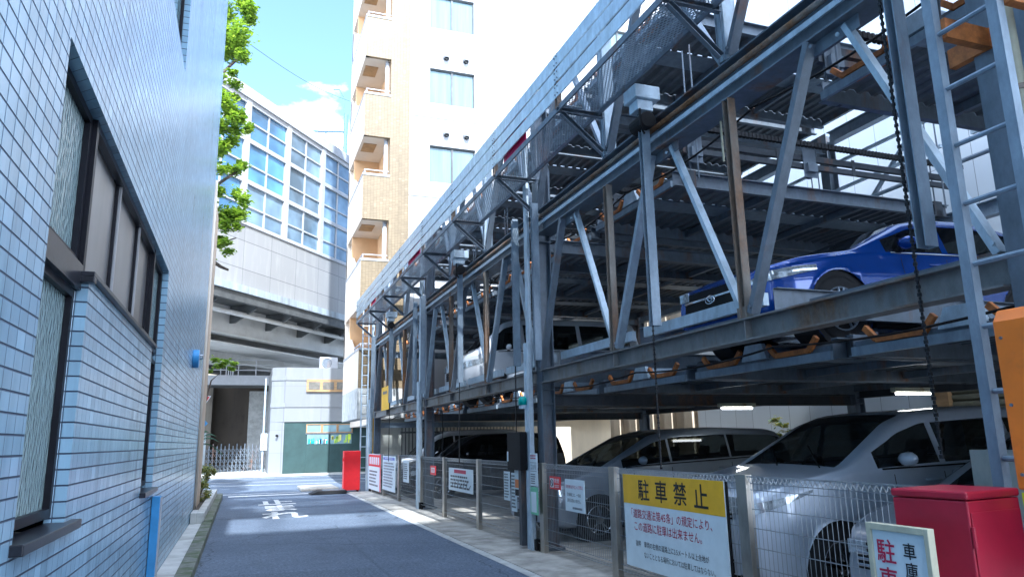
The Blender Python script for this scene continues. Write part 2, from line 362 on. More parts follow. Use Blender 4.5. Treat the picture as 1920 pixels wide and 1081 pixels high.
m_silver2 = mat('warm_silver_car_paint', (.56,.62,.70), .32, .2, var=.03, coat=1)
m_bluecar = mat('deep_blue_car_paint', (.003,.05,.30), .25, .3, var=.05, coat=1)
m_blackcar = mat('black_car_paint', (.012,.012,.014), .2, .3, var=.05, coat=1)
m_whitecar = mat('white_car_paint', (.72,.74,.76), .3, 0, var=.02, coat=1)
m_greycar = mat('grey_car_paint', (.34,.37,.41), .28, .35, var=.04, coat=1)
m_chrome = mat('bright_chrome', (.75,.76,.78), .12, 1, var=.05)
m_lamp = mat('headlamp_lens', (.55,.60,.63), .06, .5, var=.35, scale=30, coat=1)
m_leaf = None
def leaf_mat(name, a, b):
    t = NT(name); oi = t.n('ShaderNodeNewGeometry')
    col = t.ramp(oi.outputs['Random Per Island'], 0, 1, c4(a), c4(b))
    t.l(col, t.b.inputs['Base Color']); t.b.inputs['Roughness'].default_value = .5
    tr = t.n('ShaderNodeBsdfTranslucent'); t.l(t.mix(1.0, col, (1.5,1.5,.7,1), 'MULTIPLY'), tr.inputs[0])
    ms = t.n('ShaderNodeMixShader'); ms.inputs[0].default_value = .35
    out = t.t.nodes['Material Output']; t.l(t.b.outputs[0], ms.inputs[1]); t.l(tr.outputs[0], ms.inputs[2]); t.l(ms.outputs[0], out.inputs[0]); return t.m
m_leaf = leaf_mat('camphor_leaf', (.09,.18,.022), (.30,.41,.05))
m_leafd = leaf_mat('shrub_leaf', (.05,.10,.03), (.30,.27,.08))
m_palm = leaf_mat('palm_leaf', (.01,.04,.02), (.03,.09,.04))
m_bark = mat('bark', (.08,.06,.045), .9, var=.4, scale=20, stretch=(1,1,.2), bump=1, bscale=25)
def mesh_mat():
    t = NT('expanded_metal')       # diamond holes cut through the sheet
    sp = t.n('ShaderNodeSeparateXYZ'); t.l(t.tc.outputs['Object'], sp.inputs[0])
    a, b = t.math('DIVIDE', sp.outputs[0], .036), t.math('DIVIDE', sp.outputs[1], .085)
    p, q = t.math('FRACT', t.math('ADD', a, b)), t.math('FRACT', t.math('SUBTRACT', a, b))
    ep = t.math('MINIMUM', p, t.math('SUBTRACT', 1, p)); eq = t.math('MINIMUM', q, t.math('SUBTRACT', 1, q))
    solid = t.math('LESS_THAN', t.math('MINIMUM', ep, eq), .145)
    f = t.noise(7, 5)
    t.l(t.ramp(f, .3, .7, (.38,.45,.52,1), (.58,.65,.70,1)), t.b.inputs['Base Color']); t.b.inputs['Metallic'].default_value = .15; t.b.inputs['Roughness'].default_value = .4
    tr = t.n('ShaderNodeBsdfTransparent'); ms = t.n('ShaderNodeMixShader'); t.l(solid, ms.inputs[0]); t.l(tr.outputs[0], ms.inputs[1]); t.l(t.b.outputs[0], ms.inputs[2])
    t.l(ms.outputs[0], t.t.nodes['Material Output'].inputs[0]); return t.m
m_mesh = mesh_mat()

# ------------------------------------------------------------------ ground, road, kerbs
g = MB(); g.quad((-400,-400,-.02),(500,-400,-.02),(500,900,-.02),(-400,900,-.02)); struct(g.build('ground', m_conc))
r = MB(); r.quad((-.46,-7.9,0),(3.12,-7.9,0),(3.12,24.0,0),(-.46,24.0,0)); r.quad((-30,24.0,0),(40,24.0,0),(40,37.9,0),(-30,37.9,0)); struct(r.build('road', m_asph))
r = MB(); r.quad((3.12,-7.9,.003),(3.24,-7.9,.003),(3.24,23.6,.003),(3.12,23.6,.003)); struct(r.build('road_gutter', m_conc))
r = MB(); r.box(3.24,11.3,-7.9,24.0,-.018,.012); struct(r.build('parking_apron', m_apron))
r = MB(); r.box(-30,1.9,37.9,60,-.018,.10); r.box(1.9,12,37.9,38.45,-.018,.10); struct(r.build('pavement', m_conc))
# kerb stones of the left pavement
k = MB(); y = -7.9
while y < 15.0:
    l = .58; k.box(-.62,-.445,y+.008,y+l-.008,-.015,.125+random.uniform(-.006,.006)); y += l
while y < 23.6:
    l = 1.2; k.box(-.60,-.445,y+.004,y+l-.004,-.015,.14); y += l
struct(k.build('kerb', m_kerb, bevel=.012))
k = MB(); k.box(-.85,-.62,-7.9,16.3,-.015,.07); struct(k.build('pavement_strip', m_conc))
# planter bed beyond the tiled wall
p = thing('planter_bed', 'low concrete planter bed with pale coping past the end of the blue tiled wall', 'planter', (-1.1,19,0))
q = MB(); q.box(-.74,-.60,15.45,23.5,.0,.27); q.box(-2.6,-.74,23.4,23.5,0,.27); q.box(-.84,-.74,15.45,16.25,.0,.27); q.build('kerb_wall', m_conc, p, bevel=.01)
q = MB(); q.box(-2.6,-.745,16.6,23.39,.0,.2); q.build('soil', m_dconc, p)
# painted road marking
mk = add_text('road_marking', '止まれ', None, m_paint, (.48,16.4,.004), (1,0,0), (0,1,0), .95, 5.6, vertical=True, bold=.028); struct(mk)
def strips(name, quads, m, z=.004):
    b = MB()
    for x0,y0,x1,y1,w in quads:
        d = Vector((x1-x0,y1-y0,0)).normalized(); n = Vector((-d.y,d.x,0))*w/2
        a, c = Vector((x0,y0,z)), Vector((x1,y1,z)); b.quad(a-n,c-n,c+n,a+n)
    return struct(b.build(name, m))
strips('lane_marking', [(-12,25.4,3.4,25.0,.15),(-12,31,14,29.8,.15),(-12,33.6,14,32.4,.15),(-12,36.6,14,36.2,.15),(-.3,24.1,2.9,24.25,.35)], m_paint)
r = MB(); r.box(1.9,3.1,25.3,27.2,.0,.10); struct(r.build('traffic_island', m_apron, bevel=.03))
# small raised cover plates by the red box
r = MB(); r.quad((-.44,-7.9,.004),(1.66,-7.9,.004),(1.60,9.45,.004),(-.44,9.7,.004)); r.quad((1.66,-7.9,.004),(1.72,-7.9,.004),(1.70,12.3,.004),(1.66,12.3,.004)); struct(r.build('asphalt_patch', mat('darker_asphalt', (.085,.112,.15), .75, var=.5, scale=34, bump=.9, bscale=70)))
mt = thing('kerb_ramp', 'grey rubber kerb ramp lying on the road before the red box', 'kerb ramp', (2.6,23.6,.0))
q = MB(); q.prism([(2.0,.012),(3.1,.012),(3.1,.11),(2.25,.11)], 23.3, 24.0, 'y'); q.build('ramp_block', m_rub, mt, bevel=.01)
q = MB(); q.box(2.4,3.05,23.35,23.95,.112,.122); q.build('tread_plate', m_stl, mt)
for (mx,my) in ((1.25,11.2),):
    pass

# ------------------------------------------------------------------ blue tiled building on the left (outward normal +x)
lb = thing('tiled_building', 'tall building clad in blue-grey tiles with dark framed frosted windows along the lane', 'building', (-.85, 4, 0))
XW = -.85; RD = .095
holes = [(3.58,4.52,1.115,2.43),(3.58,8.55,2.43,3.385),(7.62,8.55,1.085,2.43),(4.6,8.56,5.77,8.6)]
q = MB(); facade(q, (XW,0,0), (0,1,0), (0,0,1), (-7.9,16.5), (0,13.4), holes, RD)
q.quad((XW,16.5,0),(-9,16.5,0),(-9,16.5,13.4),(XW,16.5,13.4)); q.quad((-9,-7.9,0),(XW,-7.9,0),(XW,-7.9,13.4),(-9,-7.9,13.4))
q.quad((XW,-7.9,13.4),(XW,16.5,13.4),(-9,16.5,13.4),(-9,-7.9,13.4)); q.quad((-9,-7.9,0),(-9,16.5,0),(-9,16.5,13.4),(-9,-7.9,13.4))
wall = q.build('tiled_wall', m_tile, lb, fixn=False)
XI = XW-RD
def framed(y0,y1,z0,z1,m,t=.045,proud=.03,name='window',mull=(),trans=(),fm=m_blk):
    w = MB(); w.box(XI-.03,XI-.004,y0,y1,z0,z1); o = w.build(name, m, lb)
    f = MB(); a, b = XI-.002, XI+proud
    f.box(a,b,y0,y1,z1-t,z1); f.box(a,b,y0,y1,z0,z0+t); f.box(a,b,y0,y0+t,z0+t,z1-t); f.box(a,b,y1-t,y1,z0+t,z1-t)
    ff = f.build('window_frame', fm, o)
    for ym in mull:
        f2 = MB(); f2.box(a,b+.005,ym-.02,ym+.02,z0+t,z1-t); f2.build('mullion', fm, o)
    return o
framed(3.585,4.515,1.155,2.36,m_frost); framed(3.585,4.515,2.50,3.38,m_frost)
framed(7.66,8.545,1.125,2.40,m_frost); framed(7.66,8.545,2.47,3.38,m_frost)
for a,b in ((4.60,5.62),(5.66,6.68),(6.72,7.60)): framed(a,b,2.47,3.38,m_panel,.022,.02,'infill_panel')
for ym in (4.56,7.63):
    q = MB(); q.box(XI-.002,XI+.055,ym-.028,ym+.028,2.44,3.383); q.build('post', m_blk, lb)
for ym in (4.598,5.64,6.70):
    q = MB(); q.box(XI+.0,XI+.034,ym-.012,ym+.004,2.46,3.36); q.build('cover_strip', m_alu, lb)
q = MB(); q.box(XI-.002,XI+.06,3.585,4.515,2.36,2.50); q.build('transom', m_sill, lb)
q = MB(); q.box(XI+.0,XI+.05,4.6,7.6,3.345,3.384); q.build('head_rail', m_sill, lb)
q = MB(); q.box(XI-.0,XW+.035,4.47,7.70,2.434,2.462); q.box(XI-.0,XW+.035,4.47,4.53,2.40,2.434); q.build('ledge_cap', m_sill, lb, bevel=.004)
for a,b,z in ((3.545,4.70,1.115),(7.58,8.64,1.085)):
    q = MB(); q.box(XI-.0,XW+.05,a,b,z-.035,z+.012); q.build('sill', m_sill, lb, bevel=.005)
for a,b,c,d in ((4.6,8.56,5.77,8.6),): framed(a,b,c,d,m_wglass,.05,.03)
# round hood of a wall vent
v = thing('vent_hood', 'round blue vent hood sticking out of the tiled wall', 'vent', (XW,13.3,2.95))
q = MB(); q.disc((XW,13.3,2.95),(1,0,0),.155,.10,28); q.build('hood_body', m_blue, v, smooth=False, bevel=.012)
q = MB(); q.tube([(XW+.10,13.2,3.0),(XW+.15,13.24,3.0),(XW+.15,13.36,2.96),(XW+.10,13.4,2.96)],.012,6); q.build('handle', m_alu, v)
# blue square post
v = thing('guard_post', 'square blue guard post standing against the foot of the tiled wall', 'post', (-.78,8.7,0))
q = MB(); q.box(-.845,-.765,8.60,8.76,.0,1.0); q.build('post_body', m_blue, v, bevel=.006)
q = MB(); q.box(-.7648,-.757,8.615,8.745,.02,.985); q.build('lit_face_strip', m_stw, v)  # pale strip paints the bright reflection onto the post's lane-side face
# slim beige neighbour behind the tiled wall
nb = thing('beige_building', 'narrow beige rendered building just past the blue tiled wall', 'building', (-2,17,0))
q = MB(); q.box(-6,-.865,16.7,19.3,0,7.2); q.build('wall', mat('beige_render', (.50,.38,.27), .8, var=.15, scale=1.5, stretch=(1,1,.3)), nb)
q = MB(); q.tube([(-.84,16.62,.2),(-.84,16.62,7.3)],.035,8); q.build('downpipe', m_cream, nb, smooth=True)

# ------------------------------------------------------------------ trees and plants
def leaves(clumps, size, flat=.6, name='crown', m=None, parent=None, n=9000, seed=1):
    rnd = random.Random(seed); b = MB(); tot = sum(c[3]*c[4]*c[5] for c in clumps)
    for cx,cy,cz,rx,ry,rz in clumps:
        k = int(n*rx*ry*rz/tot)
        subs = []
        for _ in range(max(6,int(18*rx*rz))):
            while True:
                p = Vector((rnd.uniform(-1,1),rnd.uniform(-1,1),rnd.uniform(-1,1)))
                if .25 < p.length < 1: break
            subs.append((p, rnd.uniform(.16,.36)))
        for _ in range(k):
            c, rr = rnd.choice(subs); o = Vector((rnd.gauss(0,1),rnd.gauss(0,1),rnd.gauss(0,.75)))*rr*.55
            p = c+o; P = Vector((cx+p.x*rx, cy+p.y*ry, cz+p.z*rz))
            a = rnd.uniform(0,6.28); tl = rnd.uniform(-.9,.9)
            d = Vector((math.cos(a),math.sin(a),tl*.6)).normalized(); s_ = Vector((-d.y,d.x,rnd.uniform(-.7,.7))).normalized()
            L_ = size*rnd.uniform(.6,1.3); w = L_*flat*.5
            b.add([P-d*L_/2, P+s_*w, P+d*L_/2, P-s_*w], [(0,1,2,3)])
    return b.build(name, m, parent, fixn=False)
t = thing('street_tree', 'tall leafy tree with bright yellow-green foliage leaning out behind the tiled wall', 'tree', (-2.3,21.2,0))
q = MB(); q.tube([(-2.3,21.2,0),(-2.25,21.2,3),(-2.1,21.1,6),(-1.9,21.1,9),(-1.8,21,12),(-1.7,21,15)],[.2,.18,.15,.12,.08,.03],10); q.build('trunk', m_bark, t, smooth=True)
for pts in ([(-2.1,21.1,6),(-1.5,21,6.7),(-.9,21,7.0),(-.45,21,7.2)],[(-2.0,21.1,8),(-1.2,21.1,8.6),(-.5,21,9.2)],[(-1.9,21,11),(-1.2,21,12),(-.6,21,12.8)],[(-1.2,21,6.6),(-.8,20.8,6.3),(-.6,20.7,6.2)]):
    q = MB(); q.tube(pts,[.07,.05,.035,.015][:len(pts)],6); q.build('limb', m_bark, t, smooth=True)
leaves([(-1.25,21,13.9,.85,1.0,1.3),(-.85,21,12.9,.55,.7,.75),(-1.0,20.9,11.7,.6,.7,.45),(-1.15,21,10.4,.85,1.0,1.0),(-.75,20.9,10.5,.5,.6,.8),(-.85,20.9,9.4,.55,.7,.45),(-1.0,20.9,8.2,.8,.9,.9),(-.65,20.8,7.8,.45,.7,.75),(-.9,20.8,6.95,.55,.6,.5),(-1.6,21,16.2,1.0,1.0,1.2)], .13, .6, 'crown', m_leaf, t, 30000, 3)
t = thing('small_tree', 'low tuft of bright green leaves peeping round the tiled wall', 'plant', (-1.2,18.9,0))
q = MB(); q.tube([(-1.05,19.6,.2),(-1.0,19.6,2),(-.8,19.6,3.1),(-.6,19.6,3.3)],[.04,.03,.02,.01],6); q.build('trunk', m_bark, t)
leaves([(-.62,19.6,3.45,.36,.4,.24)], .12, .6, 'crown', m_leaf, t, 500, 5)
t = thing('planter_shrub', 'yellowing leafy shrub growing in the planter bed beside the road', 'shrub', (-.95,20.3,.2))
q = MB()
for i in range(9):
    a = i*.7; q.tube([(-.95,20.2,.18),(-.95+.12*math.cos(a),20.2+.3*math.sin(a),.5),(-.9+.22*math.cos(a),20.2+.6*math.sin(a),.8)],[.012,.01,.005],5)
q.build('stem', m_bark, t)
leaves([(-.9,19.7,.5,.24,.8,.35),(-.85,20.6,.65,.28,.7,.4)], .075, .5, 'foliage', m_leafd, t, 2200, 8)
t = thing('palm_plant', 'dark arching palm fronds beside the stop sign', 'plant', (-1.2,21.5,.2))
q = MB()
for a,l,h in ((.15,.62,.0),(.5,.45,.5),(-.2,.5,.35),(1.0,.4,.6)):
    for i in range(16):
        f = i/15; c = Vector((-1.15+l*f*math.cos(a), 21.5+l*f*math.sin(a), 1.55+h*f-.5*f*f+.25*f))
        for sg in (-1,1):
            e = c+Vector((.10,.16*sg*(1-f*.6),-.05)); q.add([c, c+Vector((.02,.0,.012)), e, c-Vector((.02,0,0))], [(0,1,2,3)])
q.build('frond', m_palm, t, fixn=False)
q = MB(); q.tube([(-1.2,21.5,.2),(-1.18,21.5,1.0),(-1.15,21.5,1.56)],[.07,.06,.05],8); q.build('trunk', m_bark, t)
# stop sign and blue arrow sign on one pole
t = thing('stop_sign', 'red triangular stop sign over a blue direction sign on a pole', 'road sign', (-.98,22,0))
q = MB(); q.tube([(-1.2,22.05,0),(-1.2,22.05,2.95)],.03,8); q.build('pole', m_gal, t)
def tri(c, s, y, t_): return [(c[0]-s,c[1]+s*.58),(c[0]+s,c[1]+s*.58),(c[0],c[1]-s*1.15)]
q = MB(); q.prism(tri((-1.2,2.68),.33,0,0),21.99,22.0,'y'); sg = q.build('warning_plate', m_signw, t)
q = MB(); q.prism(tri((-1.2,2.68),.295,0,0),21.984,21.988,'y'); q.build('red_face', m_red, sg)
add_text('lettering', '止まれ', sg, m_signw, (-1.4,21.983,2.70),(1,0,0),(0,0,1),.44,.13,bold=.02)
q = MB(); q.prism([(-1.35,2.02),(-1.1,2.02),(-1.1,1.9),(-.91,2.12),(-1.1,2.34),(-1.1,2.22),(-1.35,2.22)],21.98,21.99,'y'); q.build('arrow_plate', m_blue, t)
q = MB(); q.box(-1.3,-.93,21.98,21.99,.75,1.86); q.build('notice_plate', m_signw, t)

# ------------------------------------------------------------------ viaduct with the glazed station wall (local frame: x along, y away from camera)
ang = math.atan2(9.6, 7.65)
MV = Matrix.Translation((-1.8,36,0)) @ Matrix.Rotation(ang,4,'Z')
va = thing('viaduct', 'white steel girder viaduct crossing over the lane end on dark brackets', 'viaduct', (-1.8,36,0))
A0, A1 = -9.0, 32.0
q = MB(MV); q.box(A0,A1,0,.3,9.32,12.45); q.build('fascia', m_fascia, va)
q = MB(MV); q.box(A0,A1,-.12,.32,8.95,9.315); q.build('edge_beam', m_edge, va)
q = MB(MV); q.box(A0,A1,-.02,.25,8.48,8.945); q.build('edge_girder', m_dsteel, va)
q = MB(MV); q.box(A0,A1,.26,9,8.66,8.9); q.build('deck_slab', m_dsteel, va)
q = MB(MV); q.box(A0,A1,1.9,2.0,7.2,8.655); q.box(A0,A1,1.7,2.3,7.13,7.195); q.build('main_girder', m_girder, va)
q = MB(MV); q.box(A0,A1,2.02,4.6,6.7,6.78); q.box(A0,A1,4.6,4.75,6.2,8.6); q.box(A0,A1,4.3,5.6,6.08,6.19); q.build('inner_girder', m_girder, va)
q = MB(MV); q.tube([(A0,.9,8.1),(A1,.9,8.1)],.13,10); q.build('drain_pipe', m_girder, va, smooth=True)
i = A0+1.0
while i < A1:
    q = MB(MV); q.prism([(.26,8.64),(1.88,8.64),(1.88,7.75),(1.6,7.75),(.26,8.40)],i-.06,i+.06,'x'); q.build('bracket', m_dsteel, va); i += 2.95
q = MB(MV)
i = A0
while i < A1: q.box(i,i+.05,-.135,-.122,8.97,9.3); i += 1.48
q.build('stiffener', m_edge, va)
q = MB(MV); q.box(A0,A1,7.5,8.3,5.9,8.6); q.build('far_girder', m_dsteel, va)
st = thing('glazed_station_wall', 'white framed glass wall of the elevated station above the viaduct', 'building', (-1.8,36,12.5))
q = MB(MV); q.box(A0,13.6,.33,7.5,12.455,19.35); q.build('station_body', m_stw, st)
q = MB(MV); q.box(A0,13.75,.05,.45,19.36,19.95); q.box(A0,13.7,-.06,.32,12.455,12.55); q.build('cornice', m_stw, st)
bays = []; i = -8.3
while i < 13: bays.append(i); i += 3.52
for b in bays:
    f = MB(MV); f.box(b-.28,b+.10,.12,.325,12.56,19.35); f.build('pier', m_stw, st)
    for z0,z1 in ((12.75,14.75),(15.0,17.0),(17.25,19.1)):
        w = MB(MV); w.box(b+.14,b+3.2,.26,.322,z0,z1); wo_ = w.build('window', m_sglass2 if b > 5 or (b > 2 and z0 < 13) else random.choice((m_sglass,m_sglass3,m_sglass)), st)
        f = MB(MV); zm = z0+(z1-z0)*(.42 if z0 < 17.2 else .5); xm = b+1.67
        f.box(xm-.05,xm+.05,.20,.258,z0,zm-.045); f.box(xm-.05,xm+.05,.20,.258,zm+.045,z1); f.box(b+.14,b+3.2,.20,.258,zm-.045,zm+.045); f.build('glazing_bar', m_stw, wo_)
    for z in (12.62,14.87,17.12,19.22):
        f = MB(MV); f.box(b+.102,b+3.238,.15,.324,z-.12,z+.12); f.build('rail', m_stw, st)
m_mast = mat('blue_grey_mast_paint', (.09,.16,.22), .6)
po = thing('catenary_mast', 'slim grey railway mast with a long side arm above the station', 'mast', (7,60,19))
q = MB(); q.tube([(7.05,60,14),(7.05,60,29.6)],.2,10); q.build('pole', m_mast, po)
q = MB(); q.tube([(7.05,60,28.0),(5.2,59.6,27.6),(3.2,59.2,27.3)],.11,8); q.tube([(7.0,60,26.4),(5.2,59.6,27.6)],.05,6); q.build('arm', m_mast, po)
q = MB(); q.tube([(6.9,60,29.6),(6.8,60,31.2),(6.4,60,31.9),(5.9,60,31.8)],.05,6); q.build('hook', m_mast, po)
cb = MB(); cb.tube([(-1.9+9.4*k/12, 34+27*k/12, 21.2+10.2*k/12-.5*math.sin(math.pi*k/12)) for k in range(13)],.014,5); tag(cb.build('power_cable', m_bplast), 'thin dark cable strung across the sky towards the mast', 'cable')

# ------------------------------------------------------------------ underpass, footbridge, gate
u = thing('underpass_wall', 'dark stained concrete retaining wall under the viaduct behind the folding gate', 'wall', (-1,50,0))
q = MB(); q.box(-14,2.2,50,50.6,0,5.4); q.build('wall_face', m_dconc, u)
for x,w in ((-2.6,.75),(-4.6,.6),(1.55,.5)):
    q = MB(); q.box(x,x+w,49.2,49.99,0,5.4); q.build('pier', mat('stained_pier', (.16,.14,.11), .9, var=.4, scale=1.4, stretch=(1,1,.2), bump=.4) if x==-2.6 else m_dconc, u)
q = MB(); q.box(.3,1.5,49.6,49.99,.0,4.9); q.build('pale_slab', m_conc, u)
fb = thing('footbridge', 'white steel footbridge deck with pale railings below the viaduct', 'footbridge', (0,45,5))
q = MB(); q.box(-9,1.5,44.6,47.5,4.95,5.25); q.build('deck', m_dsteel, fb)
q = MB(); q.box(-9,1.5,44.45,44.59,4.9,5.45); q.build('fascia_beam', m_stw, fb)
q = MB()
for z in (5.75,6.05,6.35): q.bar((-9,44.52,z),(1.5,44.52,z),.05,.05)
for x in [-8+i*.95 for i in range(10)]: q.box(x-.03,x+.03,44.49,44.55,5.45,6.38)
for x in (-1.05,-.93,-.81,-.69): q.box(x-.03,x+.03,44.44,44.48,5.3,6.3)
q.bar((-3.2,44.4,7.2),(-1.9,44.4,6.1),.05,.05); q.bar((-3.2,44.4,6.8),(-1.9,44.4,5.7),.05,.05); q.build('railing', m_stw, fb)
for (x0,x1,y0,z1,c,lab) in ((-9,-.1,58,9.5,(.55,.46,.33),'tan panelled building seen beneath the viaduct on the left'),(-.0,6.5,62,10.5,(.75,.74,.72),'white building glimpsed beneath the viaduct beside the tan one')):
    b = thing('distant_building', lab, 'building', ((x0+x1)/2,y0,0))
    q = MB(); q.box(x0,x1,y0,y0+6,0,z1); q.build('wall', panel_mat('distant_panel', c, tuple(v*.35 for v in c), 1.5, 1.6, .06), b)
    q = MB()
    for i in range(3):
        xx = x0+(x1-x0)*(i+.5)/3; q.box(xx-.12,xx+.12,y0-.06,y0-.004,4,z1-.3)
    q.build('mullion', m_dsteel, b)
ga = thing('folding_gate', 'concertina steel folding gate closing off the underpass', 'gate', (-.2,44,0))
n = 20
for i in range(n):
    x = -2.7+i*.205; q = MB(); q.box(x-.025,x+.025,43.97,44.03,.12,1.62 if i%2==0 else 1.5); q.build('bar', m_stl, ga)
q = MB()
for i in range(n-1):
    x = -2.7+i*.205
    for z in (.25,.55,.85,1.1): q.bar((x,44.045,z),(x+.205,44.045,z+.28),.012,.025); q.bar((x,43.955,z+.28),(x+.205,43.955,z),.012,.025)
q.build('lattice', m_stl, ga)
bk = thing('bicycle', 'dark parked bicycle half hidden behind the folding gate', 'bicycle', (-.3,45.2,0))
def ring(q, c, R, r_, ax='y', n=22):
    pts = [Vector(c)+Vector((R*math.cos(t*2*math.pi/n),0,R*math.sin(t*2*math.pi/n))) for t in range(n+1)]; q.tube(pts, r_, 6, False)
for x in (-.75,.3):
    q = MB(); ring(q,(x,45.2,.44),.32,.022); q.build('wheel', m_rub, bk)
q = MB(); q.tube([(-.75,45.2,.44),(-.45,45.2,.9),(.1,45.2,.85),(.3,45.2,.44),(-.2,45.2,.45),(-.45,45.2,.9)],.02,6); q.tube([(-.2,45.2,.45),(.1,45.2,.85),(.13,45.2,1.0)],.018,6); q.build('frame', m_stl, bk)
q = MB(); q.tube([(-.45,45.2,.9),(-.5,45.2,1.1),(-.42,44.95,1.12)],.015,6); q.box(.03,.25,45.14,45.26,1.0,1.05); q.build('handlebar', m_chrome, bk)
sp_ = thing('sign_pole', 'thin pole with a small white notice box standing before the folding gate', 'pole', (1.05,41,0))
q = MB(); q.tube([(1.05,41,0),(1.05,41,5.0)],.05,8); q.build('pole', m_galb, sp_)
q = MB(); q.box(.92,1.24,40.88,40.94,1.25,2.1); q.build('notice_box', m_signw, sp_)
q = MB(); scribble(q,(.96,40.879,1.3),(1,0,0),(0,0,1),.24,.72,7,3); q.build('fine_print', m_ink, sp_)

# ------------------------------------------------------------------ grey panelled shop building at the end of the lane
gb = thing('corner_shop', 'grey panelled low building with a dark green shop front at the lane end', 'building', (3.6,38.6,0))
q = MB(); q.prism([(1.28,38.9),(1.95,38.5),(8.5,38.5),(8.5,44),(1.28,44)],2.62,5.35,'z'); q.build('upper_wall', m_greyp, gb)
q = MB(); q.prism([(1.28,38.9),(1.95,38.52),(1.95,43),(1.28,43)],.0,2.615,'z'); q.build('corner_pier', m_greyp, gb)
for z in (3.35,4.7):
    q = MB(); q.prism([(1.255,38.87),(1.94,38.465),(8.52,38.465),(8.52,38.499),(1.955,38.499),(1.275,38.899)],z,z+.22,'z'); q.build('band', m_greyp, gb)
q = MB(); q.box(1.952,8.4,38.55,38.8,.0,2.615); sf = q.build('shop_front', m_dgreen, gb)
for x0,x1 in ((3.05,4.16),(4.2,5.32)):
    q = MB(); q.box(x0,x1,38.515,38.548,.03,1.5); q.build('door_panel', m_dgreen, sf)
    q = MB(); q.box(x0+.03,x1-.03,38.51,38.547,1.505,1.98); q.build('display_window', m_wglass, sf)
q = MB(); q.box(3.0,5.36,38.52,38.549,2.0,2.06); q.build('rail', m_stl, sf)
for i,x in enumerate((3.07,3.85,4.62)):
    q = MB(); q.box(x,x+.66,38.53,38.549,2.1,2.46); w_ = q.build('clerestory_window', m_wglass, sf)
    q = MB(); q.box(x-.05,x+.71,38.50,38.529,2.46,2.50); q.box(x-.05,x+.71,38.50,38.529,2.06,2.10); q.box(x-.05,x,38.50,38.529,2.1,2.46); q.box(x+.66,x+.71,38.50,38.529,2.1,2.46); q.build('window_frame', m_wood, w_)
rn = random.Random(4)
for nm,x0,x1,cols in (('bottle',3.1,4.1,((.5,.42,.1),(.02,.2,.4),(.6,.6,.6),(.02,.3,.3))),('notice',4.25,5.3,((.5,.62,.05),(.65,.65,.2),(.3,.5,.1)))):
    for ci,c in enumerate(cols):
        q = MB()
        for _ in range(5):
            x = rn.uniform(x0,x1-.1); h = rn.uniform(.12,.3); z = 1.53 if nm=='bottle' else rn.uniform(1.53,1.75); q.box(x,x+rn.uniform(.05,.14),38.495-.003*ci,38.507-.003*ci,z,z+h)
        q.build('window_display', mat('display_'+nm+'_paint', c, .4), sf)
q = MB(); q.box(2.95,7.0,38.40,38.498,4.12,4.75); wf = q.build('strip_window', m_wood, gb)
for x in (3.05,3.75,4.45,5.15,5.85):
    q = MB(); q.box(x,x+.56,38.385,38.399,4.24,4.62); q.build('pane', mat('dull_pane', (.16,.15,.13), .2, var=.2), wf)
q = MB(); q.disc((1.65,38.62,1.95),(-.5,-.85,0),.06,.1,10); q.build('wall_lamp', m_bplast, gb)
ac = thing('air_conditioner', 'white air conditioner unit standing on the grey shop roof', 'air conditioner', (4.0,39.2,5.36))
q = MB(); q.box(3.62,4.55,39.1,39.45,5.36,5.98); q.build('casing', m_stw, ac, bevel=.02)
q = MB(); ring(q,(3.98,39.085,5.67),.24,.02); q.disc((3.98,39.095,5.67),(0,-1,0),.2,.012,18); q.build('fan_grille', m_stl, ac)

# ------------------------------------------------------------------ white apartment block
ap = thing('apartment_block', 'tall white apartment block with yellow tiled corner balconies', 'building', (9,25,0))
YB = 24.5; PF = 3.11
wins = [(5.93,7.69,10.8+PF*k-PF,12.22+PF*k-PF) for k in range(0,8)] + [(a,a+1.76,10.8+PF*k-PF,12.22+PF*k-PF) for a in (13.2,18.6) for k in range(0,8)]
q = MB(); facade(q,(0,YB,0),(1,0,0),(0,0,1),(5.17,24),(2.3,40),wins,.16)
q.quad((24,YB,2.3),(24,45,2.3),(24,45,40),(24,YB,40)); q.quad((9,45,2.3),(24,45,2.3),(24,45,40),(9,45,40))
q.build('white_wall', m_white, ap, fixn=False)
for a,b,c,d in wins:
    w = MB(); w.box(a,b,YB+.12,YB+.158,c,d); wo_ = w.build('window', m_blind, ap)
    f = MB(); y0,y1 = YB+.07,YB+.118; xm=(a+b)/2
    for bx in ((a,b,d-.045,d),(a,b,c,c+.045),(a,a+.04,c+.045,d-.045),(b-.04,b,c+.045,d-.045),(xm-.035,xm+.035,c+.045,d-.045)): f.box(bx[0],bx[1],y0,y1,bx[2],bx[3])
    f.build('window_frame', m_dsteel, wo_)
for k in range(7):
    for x in (6.55,7.33):
        z = 12.72+PF*k-PF; q = MB(); q.tube([(x,YB-.002,z+.02),(x,YB-.10,z+.02),(x,YB-.16,z-.03)],[.125,.12,.09],16); v_ = q.build('vent_cap', m_white, ap, smooth=True)
        q = MB(); q.disc((x,YB-.10,z-.075),(0,-.35,-1),.095,.012,16); q.build('vent_mouth', m_bplast, v_)
q = MB()
for k in range(8): q.box(5.18,24,YB-.012,YB-.002,13.3+PF*k-2*PF,13.33+PF*k-2*PF)
q.build('floor_joint', m_fjoint, ap)
